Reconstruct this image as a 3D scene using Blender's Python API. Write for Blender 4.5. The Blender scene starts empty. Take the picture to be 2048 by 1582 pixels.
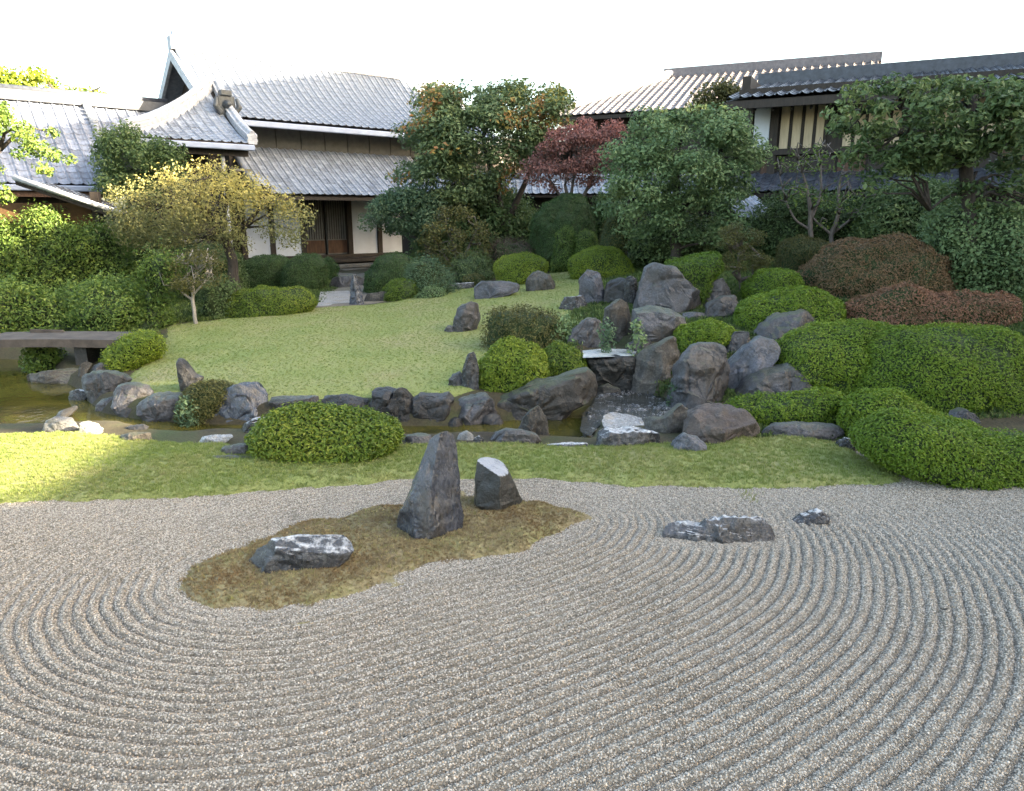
import bpy, math, random
import numpy as np
R = math.radians
scene = bpy.context.scene
COL = scene.collection
rng = np.random.default_rng(7)
random.seed(7)

# ------------------------------------------------------------------ camera
CAM_H, FPX, PITCH = 2.2, 1433.0, math.atan2(361, 1433)
cam_d = bpy.data.cameras.new('camera')
cam = bpy.data.objects.new('camera', cam_d)
COL.objects.link(cam)
cam.location = (0, 0, CAM_H)
cam.rotation_euler = (math.pi / 2 - PITCH, 0, 0)
cam_d.sensor_width = 36
cam_d.lens = 36 * FPX / 2048
cam_d.clip_start, cam_d.clip_end = 0.1, 1000
scene.camera = cam

# ------------------------------------------------------------------ light
SUN_EL, SUN_AZ = R(20), R(104)          # azimuth clockwise from +Y (view direction): from the right
world = bpy.data.worlds.new('World')
scene.world = world
world.use_nodes = True
wn = world.node_tree
wn.nodes.clear()
sky = wn.nodes.new('ShaderNodeTexSky')
sky.sky_type = 'NISHITA'
sky.sun_disc = False
sky.sun_elevation = SUN_EL
sky.sun_rotation = SUN_AZ
sky.air_density, sky.dust_density, sky.ozone_density = 1.0, 3.5, 1.0
bg = wn.nodes.new('ShaderNodeBackground')
bg.inputs['Strength'].default_value = 0.105
wo = wn.nodes.new('ShaderNodeOutputWorld')
wn.links.new(sky.outputs[0], bg.inputs[0])
wn.links.new(bg.outputs[0], wo.inputs[0])
sun_d = bpy.data.lights.new('sun', 'SUN')
sun_d.energy = 5.0
sun_d.angle = R(0.53)
sun_d.color = (1.0, 0.90, 0.74)
sun = bpy.data.objects.new('sun', sun_d)
COL.objects.link(sun)
sun.rotation_euler = (math.pi / 2 - SUN_EL, 0, math.pi - SUN_AZ)
SUN_DIR = np.array([math.cos(SUN_EL) * math.sin(SUN_AZ), math.cos(SUN_EL) * math.cos(SUN_AZ), math.sin(SUN_EL)])
scene.view_settings.view_transform = 'Standard'
scene.view_settings.look = 'None'
scene.view_settings.exposure = 3.45
scene.view_settings.gamma = 1.0
scene.view_settings.use_curve_mapping = False
scene.view_settings.use_white_balance = True          # camera set for open shade
scene.view_settings.white_balance_temperature = 7450
scene.view_settings.white_balance_tint = 6
scene.render.engine = 'CYCLES'
scene.cycles.max_bounces = 6
scene.cycles.diffuse_bounces = 3
scene.cycles.glossy_bounces = 3
scene.cycles.transmission_bounces = 4
scene.cycles.transparent_max_bounces = 4

# ------------------------------------------------------------------ picture <-> place
cp, sp = math.cos(PITCH), math.sin(PITCH)
CAM = np.array([0, 0, CAM_H])


def rays(uv):
    uv = np.atleast_2d(np.asarray(uv, float))
    a, b = uv[:, 0] - 1024, 791 - uv[:, 1]
    d = np.stack([a, FPX * cp + b * sp, -FPX * sp + b * cp], 1)
    return d / d[:, 1:2]


def at(u, v, Y):
    return CAM + rays([(u, v)])[0] * Y


def flat(uv, z):
    d = rays(uv)
    return CAM + d * ((z - CAM_H) / d[:, 2])[:, None]


def smooth(x, a, b):
    t = np.clip((x - a) / (b - a), 0, 1)
    return t * t * (3 - 2 * t)


# ------------------------------------------------------------------ noise
def _hash(i, j, k):
    h = (i * 374761393 + j * 668265263 + k * 2147483647 + 974634) & 0xFFFFFFFF
    h = ((h ^ (h >> 13)) * 1274126177) & 0xFFFFFFFF
    return ((h ^ (h >> 16)) & 0xFFFF) / 65535.0


def vnoise(p):
    q = np.floor(p).astype(np.int64)
    f = p - q
    f = f * f * (3 - 2 * f)
    out = 0
    for a in (0, 1):
        for b in (0, 1):
            for c in (0, 1):
                w = (f[:, 0] if a else 1 - f[:, 0]) * (f[:, 1] if b else 1 - f[:, 1]) * (f[:, 2] if c else 1 - f[:, 2])
                out = out + w * _hash(q[:, 0] + a, q[:, 1] + b, q[:, 2] + c)
    return out * 2 - 1


def fbm(p, octs=4):
    s, a = 0, 1.0
    for o in range(octs):
        s = s + a * vnoise(p * 2.0 ** o + o * 17.3)
        a *= 0.5
    return s


def poly_sd(pts, poly):
    """signed distance (positive inside) of 2-D points to a polygon"""
    pts = pts[:, :2]
    poly = np.asarray(poly)[:, :2]
    d = np.full(len(pts), 1e9)
    ins = np.zeros(len(pts), bool)
    n = len(poly)
    for i in range(n):
        a, b = poly[i], poly[(i + 1) % n]
        e = b - a
        w = pts - a
        t = np.clip((w @ e) / (e @ e + 1e-12), 0, 1)
        d = np.minimum(d, np.hypot(*(w - t[:, None] * e).T))
        c = (a[1] > pts[:, 1]) != (b[1] > pts[:, 1])
        xx = a[0] + (pts[:, 1] - a[1]) / (e[1] if abs(e[1]) > 1e-12 else 1e-12) * e[0]
        ins ^= c & (pts[:, 0] < xx)
    return np.where(ins, d, -d)


# ------------------------------------------------------------------ mesh helpers
def mesh_np(name, V, F, mats, midx=None, smooth_=False, attr=None):
    """V (n,3); F (m,k) array or list of such arrays"""
    Fs = F if isinstance(F, list) else [F]
    Fs = [np.asarray(f, np.int32) for f in Fs if len(f)]
    me = bpy.data.meshes.new(name)
    me.vertices.add(len(V))
    me.vertices.foreach_set('co', np.ascontiguousarray(V, np.float32).ravel())
    loops = np.concatenate([f.ravel() for f in Fs])
    tot = np.concatenate([np.full(len(f), f.shape[1], np.int32) for f in Fs])
    me.loops.add(len(loops))
    me.loops.foreach_set('vertex_index', loops)
    me.polygons.add(len(tot))
    st = np.zeros(len(tot), np.int32)
    st[1:] = np.cumsum(tot)[:-1]
    me.polygons.foreach_set('loop_start', st)
    me.polygons.foreach_set('loop_total', tot)
    me.polygons.foreach_set('use_smooth', np.full(len(tot), smooth_, bool))
    for m in (mats if isinstance(mats, (list, tuple)) else [mats]):
        me.materials.append(m)
    if midx is not None:
        me.polygons.foreach_set('material_index', np.asarray(midx, np.int32))
    if attr:
        for k, a in attr.items():
            at_ = me.attributes.new(k, 'FLOAT', 'POINT')
            at_.data.foreach_set('value', np.ascontiguousarray(a, np.float32))
    me.update(calc_edges=True)
    me.validate()
    return me


def tag(o, label=None, cat=None, group=None, kind=None):
    if label: o['label'] = label
    if cat: o['category'] = cat
    if group: o['group'] = group
    if kind: o['kind'] = kind
    return o


def link(name, me, parent=None, loc=None):
    o = bpy.data.objects.new(name, me)
    COL.objects.link(o)
    if loc is not None: o.location = loc
    if parent is not None:
        o.parent = parent
        o.matrix_parent_inverse.identity()
    return o


def empty(name, loc, label, cat, group=None):
    o = bpy.data.objects.new(name, None)
    COL.objects.link(o)
    o.location = loc
    o.empty_display_size = 0.2
    return tag(o, label, cat, group)


class MB:
    """collects boxes, prisms and tubes in one mesh; world coordinates"""

    def __init__(s):
        s.v, s.f = [], []

    def add(s, V, F):
        n = len(s.v)
        s.v.extend([tuple(p) for p in V])
        s.f.extend([tuple(i + n for i in q) for q in F])

    def hexa(s, P):
        s.add(P, [(0, 3, 2, 1), (4, 5, 6, 7), (0, 1, 5, 4), (1, 2, 6, 5), (2, 3, 7, 6), (3, 0, 4, 7)])

    def box(s, x0, x1, y0, y1, z0, z1, fr=None):
        P = [(x0, y0, z0), (x1, y0, z0), (x1, y1, z0), (x0, y1, z0), (x0, y0, z1), (x1, y0, z1), (x1, y1, z1), (x0, y1, z1)]
        if fr: P = [fr.w(*p) for p in P]
        s.hexa(P)

    def tube(s, pts, rad, n=7, cap=True):
        pts = np.asarray(pts, float)
        k = len(pts)
        rad = np.broadcast_to(np.asarray(rad, float), (k,))
        V = []
        up0 = np.array([0.31, 0.87, 0.23])
        for i in range(k):
            t = pts[min(i + 1, k - 1)] - pts[max(i - 1, 0)]
            t = t / (np.linalg.norm(t) + 1e-9)
            b = np.cross(t, up0); b /= np.linalg.norm(b) + 1e-9
            c = np.cross(t, b)
            for j in range(n):
                a = 2 * math.pi * j / n
                V.append(pts[i] + rad[i] * (math.cos(a) * b + math.sin(a) * c))
        F = [(i * n + j, i * n + (j + 1) % n, (i + 1) * n + (j + 1) % n, (i + 1) * n + j) for i in range(k - 1) for j in range(n)]
        if cap: F += [tuple(range(n))[::-1], tuple((k - 1) * n + j for j in range(n))]
        s.add(V, F)

    def build(s, name, mat, parent=None, loc=(0, 0, 0), smooth_=False, bevel=0):
        me = bpy.data.meshes.new(name)
        L = np.asarray(loc, float)
        me.from_pydata([tuple(np.asarray(p) - L) for p in s.v], [], s.f)
        me.materials.append(mat)
        if smooth_: me.polygons.foreach_set('use_smooth', [True] * len(me.polygons))
        me.update()
        o = link(name, me, parent)
        if parent is None: o.location = loc
        if bevel:
            b = o.modifiers.new('bevel', 'BEVEL'); b.width = bevel; b.segments = 2; b.limit_method = 'ANGLE'
        return o


# ------------------------------------------------------------------ materials
def _mat(name):
    m = bpy.data.materials.new(name)
    m.use_nodes = True
    nt = m.node_tree
    nt.nodes.clear()
    out = nt.nodes.new('ShaderNodeOutputMaterial')
    N = lambda t, **k: _node(nt, t, k)
    return m, nt, N, out


def _node(nt, t, k):
    n = nt.nodes.new(t)
    for a, b in k.items():
        if a.startswith('i_'):
            n.inputs[a[2:].replace('_', ' ')].default_value = b
        else:
            setattr(n, a, b)
    return n


def ramp(N, stops, interp='LINEAR'):
    r = N('ShaderNodeValToRGB')
    cr = r.color_ramp
    cr.interpolation = interp
    while len(cr.elements) < len(stops): cr.elements.new(0.5)
    for e, (p, c) in zip(cr.elements, stops):
        e.position = p
        e.color = (c, c, c, 1) if isinstance(c, (int, float)) else (*c, 1)
    return r


def leaf_mat(name, stops, trans=0.3, rough=0.5, spec=0.3):
    m, nt, N, out = _mat(name)
    a = N('ShaderNodeAttribute', attribute_name='tint')
    r = ramp(N, stops)
    p = N('ShaderNodeBsdfPrincipled', i_Roughness=rough)
    p.inputs['Specular IOR Level'].default_value = spec
    t = N('ShaderNodeBsdfTranslucent')
    mx = N('ShaderNodeMixShader'); mx.inputs[0].default_value = trans
    L = nt.links.new
    L(a.outputs['Fac'], r.inputs[0]); L(r.outputs[0], p.inputs['Base Color']); L(r.outputs[0], t.inputs[0])
    L(p.outputs[0], mx.inputs[1]); L(t.outputs[0], mx.inputs[2]); L(mx.outputs[0], out.inputs[0])
    return m


def rock_mat(name, c1, c2, c3, lichen=0.5, rough=0.55, spec=0.5, scale=3.0, stretch=(1, 1, 1), bump=0.55, streak=0.0, moss=0.0, top=None):
    m, nt, N, out = _mat(name)
    L = nt.links.new
    g = N('ShaderNodeNewGeometry')
    mp = N('ShaderNodeMapping'); mp.inputs['Scale'].default_value = stretch
    L(g.outputs['Position'], mp.inputs[0])
    n1 = N('ShaderNodeTexNoise', i_Scale=scale, i_Detail=8.0, i_Roughness=0.62)
    n2 = N('ShaderNodeTexNoise', i_Scale=scale * 5, i_Detail=6.0, i_Roughness=0.7)
    n3 = N('ShaderNodeTexNoise', i_Scale=scale * 16, i_Detail=5.0, i_Roughness=0.7)
    for n in (n1, n2, n3): L(mp.outputs[0], n.inputs['Vector'])
    r1 = ramp(N, [(0.36, c1), (0.64, c2)])
    L(n1.outputs[0], r1.inputs[0])
    r2 = ramp(N, [(0.5, 0.0), (0.68, lichen)])
    L(n2.outputs[0], r2.inputs[0])
    mx = N('ShaderNodeMix', data_type='RGBA')
    L(r2.outputs[0], mx.inputs[0]); L(r1.outputs[0], mx.inputs[6]); mx.inputs[7].default_value = (*c3, 1)
    col = mx.outputs[2]
    r3 = ramp(N, [(0.3, 0.4), (0.7, 1.4)])
    L(n3.outputs[0], r3.inputs[0])
    ml = N('ShaderNodeMix', data_type='RGBA', blend_type='MULTIPLY'); ml.inputs[0].default_value = 1
    L(col, ml.inputs[6]); L(r3.outputs[0], ml.inputs[7])
    col = ml.outputs[2]
    ns = N('ShaderNodeTexNoise', i_Scale=scale * .8, i_Detail=5.0, i_Roughness=0.7)
    L(g.outputs['Position'], ns.inputs['Vector'])
    rs_ = ramp(N, [(0.52, 0.0), (0.62, 0.55)]); L(ns.outputs[0], rs_.inputs[0])
    ms = N('ShaderNodeMix', data_type='RGBA'); L(rs_.outputs[0], ms.inputs[0]); L(col, ms.inputs[6]); ms.inputs[7].default_value = (c1[0] * 1.5, c1[0] * 1.15, c1[0] * .8, 1)
    col = ms.outputs[2]
    oi = N('ShaderNodeObjectInfo')
    hv = N('ShaderNodeHueSaturation')
    mr = N('ShaderNodeMapRange'); mr.inputs['To Min'].default_value = 0.34; mr.inputs['To Max'].default_value = 0.72
    L(oi.outputs['Random'], mr.inputs[0]); L(mr.outputs[0], hv.inputs['Value']); L(col, hv.inputs['Color'])
    col = hv.outputs[0]
    if moss:
        sx = N('ShaderNodeSeparateXYZ'); L(g.outputs['Normal'], sx.inputs[0])
        ad = N('ShaderNodeMath', operation='ADD'); L(sx.outputs[2], ad.inputs[0]); L(n2.outputs[0], ad.inputs[1])
        rm = ramp(N, [(0.86, 0.0), (1.0, moss)])
        sc = N('ShaderNodeMath', operation='MULTIPLY'); sc.inputs[1].default_value = 0.75
        L(ad.outputs[0], sc.inputs[0]); L(sc.outputs[0], rm.inputs[0])
        mm = N('ShaderNodeMix', data_type='RGBA'); L(rm.outputs[0], mm.inputs[0]); L(col, mm.inputs[6]); mm.inputs[7].default_value = (0.05, 0.065, 0.02, 1)
        col = mm.outputs[2]
    if top:  # up-facing tint: sky highlight painted into the stone colour
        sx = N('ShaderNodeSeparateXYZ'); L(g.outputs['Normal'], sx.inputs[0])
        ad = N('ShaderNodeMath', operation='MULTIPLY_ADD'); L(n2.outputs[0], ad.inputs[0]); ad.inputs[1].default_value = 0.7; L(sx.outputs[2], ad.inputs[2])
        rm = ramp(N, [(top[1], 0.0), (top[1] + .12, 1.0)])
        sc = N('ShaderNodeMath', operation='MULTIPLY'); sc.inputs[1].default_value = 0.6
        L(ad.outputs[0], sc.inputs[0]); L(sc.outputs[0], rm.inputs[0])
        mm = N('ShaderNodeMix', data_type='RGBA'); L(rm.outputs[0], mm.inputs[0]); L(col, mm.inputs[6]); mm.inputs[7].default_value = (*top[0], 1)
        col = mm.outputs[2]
    p = N('ShaderNodeBsdfPrincipled')
    p.inputs['Specular IOR Level'].default_value = spec
    rr = ramp(N, [(0.3, max(rough - 0.15, 0.05)), (0.7, min(rough + 0.15, 1))])
    L(n2.outputs[0], rr.inputs[0]); L(rr.outputs[0], p.inputs['Roughness'])
    L(col, p.inputs['Base Color'])
    vo = N('ShaderNodeTexVoronoi', feature='DISTANCE_TO_EDGE', i_Scale=scale * 1.2)
    wv = N('ShaderNodeMix', data_type='VECTOR'); wv.inputs[0].default_value = 0.5
    L(mp.outputs[0], wv.inputs[4]); L(n1.outputs[1], wv.inputs[5]); L(wv.outputs[1], vo.inputs['Vector'])
    rc = ramp(N, [(0.0, 0.0), (0.06, 1.0)])
    L(vo.outputs[0], rc.inputs[0])
    b1 = N('ShaderNodeBump', i_Strength=bump, i_Distance=0.05)
    b2 = N('ShaderNodeBump', i_Strength=bump, i_Distance=0.02)
    b3 = N('ShaderNodeBump', i_Strength=0.35, i_Distance=0.03)
    L(n1.outputs[0], b1.inputs['Height']); L(n3.outputs[0], b2.inputs['Height']); L(rc.outputs[0], b3.inputs['Height'])
    L(b1.outputs[0], b2.inputs['Normal']); L(b2.outputs[0], b3.inputs['Normal']); L(b3.outputs[0], p.inputs['Normal'])
    L(p.outputs[0], out.inputs[0])
    return m


def soil_mat(name, c1, c2, c3, scale=1.2, fine=40, rough=0.9, bump=0.4):
    m, nt, N, out = _mat(name)
    L = nt.links.new
    g = N('ShaderNodeNewGeometry')
    n1 = N('ShaderNodeTexNoise', i_Scale=scale, i_Detail=6.0, i_Roughness=0.6)
    n2 = N('ShaderNodeTexNoise', i_Scale=fine, i_Detail=4.0, i_Roughness=0.7)
    for n in (n1, n2): L(g.outputs['Position'], n.inputs['Vector'])
    r1 = ramp(N, [(0.33, c1), (0.5, c2), (0.68, c3)])
    r2 = ramp(N, [(0.3, 0.6), (0.7, 1.35)])
    L(n1.outputs[0], r1.inputs[0]); L(n2.outputs[0], r2.inputs[0])
    ml = N('ShaderNodeMix', data_type='RGBA', blend_type='MULTIPLY'); ml.inputs[0].default_value = 1
    L(r1.outputs[0], ml.inputs[6]); L(r2.outputs[0], ml.inputs[7])
    p = N('ShaderNodeBsdfPrincipled', i_Roughness=rough)
    p.inputs['Specular IOR Level'].default_value = 0.25
    L(ml.outputs[2], p.inputs['Base Color'])
    b = N('ShaderNodeBump', i_Strength=bump, i_Distance=0.02)
    L(n2.outputs[0], b.inputs['Height']); L(b.outputs[0], p.inputs['Normal'])
    L(p.outputs[0], out.inputs[0])
    return m


def inst_mat(name, stops, rough=0.8, trans=0.0, patch=None):
    """per-instance random colour (pebbles, grass tufts); patch = (scale, colour, amount) adds broad real colour patches"""
    m, nt, N, out = _mat(name)
    L = nt.links.new
    oi = N('ShaderNodeObjectInfo')
    r = ramp(N, stops)
    L(oi.outputs['Random'], r.inputs[0])
    col = r.outputs[0]
    if patch:
        sc, c, am = patch
        n = N('ShaderNodeTexNoise', i_Scale=sc, i_Detail=3.0)
        L(oi.outputs['Location'], n.inputs['Vector'])
        rr = ramp(N, [(0.42, 0.0), (0.62, am)])
        L(n.outputs[0], rr.inputs[0])
        mx = N('ShaderNodeMix', data_type='RGBA')
        L(rr.outputs[0], mx.inputs[0]); L(col, mx.inputs[6]); mx.inputs[7].default_value = (*c, 1)
        col = mx.outputs[2]
    p = N('ShaderNodeBsdfPrincipled', i_Roughness=rough)
    p.inputs['Specular IOR Level'].default_value = 0.3
    L(col, p.inputs['Base Color'])
    sh = p.outputs[0]
    if trans:
        t = N('ShaderNodeBsdfTranslucent'); L(col, t.inputs[0])
        mx = N('ShaderNodeMixShader'); mx.inputs[0].default_value = trans
        L(sh, mx.inputs[1]); L(t.outputs[0], mx.inputs[2]); sh = mx.outputs[0]
    L(sh, out.inputs[0])
    return m


def flat_mat(name, c, rough=0.7, var=0.25, scale=6.0, stretch=(1, 1, 1), spec=0.4, bump=0.15, objvar=0.0):
    m, nt, N, out = _mat(name)
    L = nt.links.new
    g = N('ShaderNodeNewGeometry')
    mp = N('ShaderNodeMapping'); mp.inputs['Scale'].default_value = stretch
    L(g.outputs['Position'], mp.inputs[0])
    n = N('ShaderNodeTexNoise', i_Scale=scale, i_Detail=7.0, i_Roughness=0.65)
    L(mp.outputs[0], n.inputs['Vector'])
    r = ramp(N, [(0.3, tuple(x * (1 - var) for x in c)), (0.7, tuple(min(x * (1 + var), 1) for x in c))])
    L(n.outputs[0], r.inputs[0])
    col = r.outputs[0]
    if objvar:
        oi = N('ShaderNodeObjectInfo'); hv = N('ShaderNodeHueSaturation')
        mr = N('ShaderNodeMapRange'); mr.inputs['To Min'].default_value = 1 - objvar; mr.inputs['To Max'].default_value = 1 + objvar
        L(oi.outputs['Random'], mr.inputs[0]); L(mr.outputs[0], hv.inputs['Value']); L(col, hv.inputs['Color'])
        col = hv.outputs[0]
    p = N('ShaderNodeBsdfPrincipled', i_Roughness=rough)
    p.inputs['Specular IOR Level'].default_value = spec
    L(col, p.inputs['Base Color'])
    b = N('ShaderNodeBump', i_Strength=bump, i_Distance=0.02)
    L(n.outputs[0], b.inputs['Height']); L(b.outputs[0], p.inputs['Normal'])
    L(p.outputs[0], out.inputs[0])
    return m


def water_mat(name, deep, shallow, rip=0.12, scale=9.0):
    m, nt, N, out = _mat(name)
    L = nt.links.new
    g = N('ShaderNodeNewGeometry')
    n1 = N('ShaderNodeTexNoise', i_Scale=2.2, i_Detail=5.0)
    n2 = N('ShaderNodeTexNoise', i_Scale=scale, i_Detail=3.0)
    for n in (n1, n2): L(g.outputs['Position'], n.inputs['Vector'])
    r = ramp(N, [(0.35, deep), (0.7, shallow)])
    L(n1.outputs[0], r.inputs[0])
    p = N('ShaderNodeBsdfPrincipled', i_Roughness=0.04, i_IOR=1.33)
    L(r.outputs[0], p.inputs['Base Color'])
    b = N('ShaderNodeBump', i_Strength=rip, i_Distance=0.03)
    L(n2.outputs[0], b.inputs['Height']); L(b.outputs[0], p.inputs['Normal'])
    L(p.outputs[0], out.inputs[0])
    return m


M = {}
# ------------------------------------------------------------------ terrain
CTRL_PX = [  # picture u, v and ground height there
    (-300, 1400, 0), (400, 1500, 0), (1024, 1500, 0), (1700, 1500, 0), (2300, 1400, 0), (100, 1000, 0), (500, 1000, 0), (1024, 960, 0),
    (1500, 975, 0), (1900, 985, 0), (300, 1150, 0), (1024, 1200, 0), (1700, 1150, 0),
    (150, 900, .04), (400, 920, .04), (650, 930, .04), (1000, 910, .04), (1300, 920, .04), (1600, 900, .04),
    (60, 862, .0), (300, 885, .0), (480, 880, .0), (800, 890, .0), (1050, 892, .0), (1180, 897, .0),
    (280, 775, .06), (420, 795, .10), (600, 792, .11), (760, 788, .12), (900, 788, .13), (500, 720, .2), (750, 700, .25),
    (500, 660, .24), (750, 640, .33), (330, 655, .2), (450, 641, .24), (640, 616, .3), (800, 604, .35), (900, 576, .48), (1000, 570, .58),
    (1100, 549, .72), (1150, 545, .78), (920, 665, .33), (950, 720, .24), (1050, 640, .45), (1130, 600, .6), (670, 596, .24), (660, 540, .3),
    (900, 545, .6), (1100, 512, .85), (1200, 552, .8), (1190, 610, .6), (1340, 627, .62), (1450, 638, .62), (1570, 700, .42), (1580, 655, .62),
    (1540, 600, .82), (1750, 595, .88), (1800, 642, .7), (1700, 720, .35), (1850, 830, .1), (1760, 928, .02), (1945, 965, 0), (1600, 852, .03),
    (1560, 797, .14), (1400, 815, .0), (1300, 780, .05), (1220, 702, .43), (1200, 690, .42), (1320, 684, .48), (1170, 695, .43),
    (1040, 702, .28), (1010, 784, .12), (1280, 800, -.02), (1230, 775, .03), (1450, 870, .03), (60, 700, .1), (60, 660, .15), (250, 740, .05), (160, 760, .0),
]
CTRL = [(*flat([(u, v)], z)[0][:2], z) for u, v, z in CTRL_PX]
CTRL += [(5.5, 16, 1.2), (9, 15, 1.2), (3, 19, 1.0), (12, 11, .9), (12, 20, 1.2), (-12, 28, .3), (-4, 32, .3), (5, 30, .9), (-14, 16, .2), (-10, 12, .15),
         (-8, 20, .2), (-20, 30, .2), (20, 30, 1), (0, 45, .5), (-30, 50, .2), (30, 50, .8), (8, 7.4, .12), (9, 5, 0), (-9, 5, 0), (-12, 8, 0), (0, -8, 0), (-20, -8, 0), (20, -8, 0), (20, 8, .3), (-25, 10, .1)]
CTRL = np.array(CTRL)
_K = np.sqrt(((CTRL[:, None, :2] - CTRL[None, :, :2]) ** 2).sum(-1) + 0.35 ** 2)
_A = np.zeros((len(CTRL) + 1,) * 2)
_A[:-1, :-1] = -_K + np.eye(len(CTRL)) * 0.03
_A[-1, :-1] = _A[:-1, -1] = 1
_W = np.linalg.solve(_A, np.append(CTRL[:, 2], 0))
WATER_Z = -0.13
STREAM = flat([(-300, 862), (100, 866), (240, 866), (310, 882), (390, 884), (480, 878), (700, 893), (820, 890), (980, 887), (1100, 890), (1188, 893),
               (1200, 850), (1215, 800), (1188, 800), (1130, 822), (1000, 836), (900, 845), (820, 845), (760, 844), (540, 844), (430, 842), (300, 834),
               (225, 822), (195, 800), (165, 772), (130, 755), (125, 720), (60, 715), (-300, 700)], WATER_Z)
UPPER_Z = 0.405
UPPER = flat([(1150, 722), (1275, 716), (1290, 700), (1265, 688), (1210, 680), (1170, 690), (1140, 705)], UPPER_Z)
NOTCH = np.array([[flat([(1183, 770)], 0)[0][0], 8.6], [flat([(1268, 770)], 0)[0][0], 8.6], [flat([(1268, 770)], 0)[0][0] + .05, 9.25], [flat([(1183, 770)], 0)[0][0] - .05, 9.25]])


PB = flat([(1185, 805), (1200, 775), (1265, 772), (1350, 795), (1440, 815), (1370, 835), (1290, 845), (1215, 830), (1180, 870), (1160, 860), (1165, 825)], -.03)[:, :2]


def terrain(x, y):
    x = np.asarray(x, float); y = np.asarray(y, float)
    sh = x.shape
    P = np.stack([x.ravel(), y.ravel()], 1)
    out = np.empty(len(P))
    for i in range(0, len(P), 20000):
        q = P[i:i + 20000]
        K = np.sqrt(((q[:, None] - CTRL[None, :, :2]) ** 2).sum(-1) + 0.35 ** 2)
        out[i:i + 20000] = -K @ _W[:-1] + _W[-1]
    return out.reshape(sh)


def ground_z(x, y):
    """terrain with the stream bed, upper pool and waterfall recess cut in"""
    x = np.asarray(x, float); y = np.asarray(y, float)
    P = np.stack([x.ravel(), y.ravel()], 1)
    z = terrain(x, y).ravel()
    z = z - 0.34 * smooth(poly_sd(P, STREAM), -0.05, 0.3)
    z = np.where(poly_sd(P, UPPER) > -0.02, np.minimum(z, UPPER_Z - 0.05), z)
    s = poly_sd(P, NOTCH)
    z = np.where(s > 0, np.minimum(z, -0.06), z)
    z = np.where(poly_sd(P, PB) > .03, np.minimum(z, -.12), z)
    return z.reshape(x.shape)


def hit(u, v, lo=1.5, hi=45):
    d = rays([(u, v)])[0]
    Y = np.linspace(lo, hi, 1800)
    P = CAM + d[None] * Y[:, None]
    below = P[:, 2] < np.maximum(ground_z(P[:, 0], P[:, 1]), WATER_Z)
    i = np.argmax(below) if below.any() else len(Y) - 1
    return P[i]


def px_poly(uv, n=1):
    """picture outline -> ground outline (x, y)"""
    return np.array([hit(u, v)[:2] for u, v in uv])


M['soil'] = soil_mat('garden soil', (0.03, 0.024, 0.015), (0.05, 0.042, 0.024), (0.04, 0.052, 0.02))
M['lawn'] = soil_mat('lawn turf', (0.14, 0.175, 0.052), (0.18, 0.197, 0.07), (0.215, 0.2, 0.095), scale=0.9, fine=60)
M['gravel'] = soil_mat('gravel bed', (0.15, 0.132, 0.108), (0.19, 0.168, 0.14), (0.22, 0.196, 0.165), scale=1.0, fine=120, bump=0.8)
M['moss'] = soil_mat('dry moss', (0.14, 0.105, 0.06), (0.20, 0.165, 0.09), (0.175, 0.165, 0.07), scale=3.0, fine=45)
M['path'] = soil_mat('packed path', (0.11, 0.095, 0.075), (0.14, 0.12, 0.10), (0.12, 0.115, 0.08), scale=1.5, fine=50)
M['water'] = water_mat('pond water', (0.030, 0.028, 0.007), (0.085, 0.072, 0.016))
M['cascade_dark'] = water_mat('running water', (0.02, 0.02, 0.015), (0.05, 0.05, 0.045), rip=0.9, scale=20)
M['cascade'] = water_mat('cascade water', (0.2, 0.22, 0.22), (0.65, 0.67, 0.67), rip=0.5, scale=22)  # white sky reflection painted into this water's base colour


def grid(xs, ys):
    X, Y = np.meshgrid(xs, ys)
    nx, ny = len(xs), len(ys)
    i = np.arange(nx * ny).reshape(ny, nx)
    F = np.stack([i[:-1, :-1], i[:-1, 1:], i[1:, 1:], i[1:, :-1]], -1).reshape(-1, 4)
    return X.ravel(), Y.ravel(), F


xs = np.concatenate([np.linspace(-150, -24, 10), np.linspace(-20, -8.4, 24), np.arange(-8, 8.01, 0.09), np.linspace(8.5, 24, 22), np.linspace(30, 150, 10)])
ys = np.concatenate([np.linspace(-40, 1, 8), np.linspace(1.5, 5.8, 12), np.arange(6, 13.01, 0.09), np.linspace(13.2, 32, 60), np.linspace(36, 160, 12)])
X, Y, F = grid(xs, ys)
Z = ground_z(X, Y) + 0.012 * fbm(np.stack([X * 2.2, Y * 2.2, X * 0], 1), 3)
GRAV_NEAR = np.array([flat([(u, v)], 0)[0][:2] for u, v in [(-900, 1040), (100, 985), (700, 945), (1024, 935), (1500, 940), (1720, 900), (1900, 900), (2600, 930), (3600, 1900), (-1500, 1900)]])
Z = np.where(poly_sd(np.stack([X, Y], 1), GRAV_NEAR) > 0.0, -0.06, Z)
tag(link('ground', mesh_np('ground', np.stack([X, Y, Z], 1), F, M['soil'], smooth_=True)), kind='structure')


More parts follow.
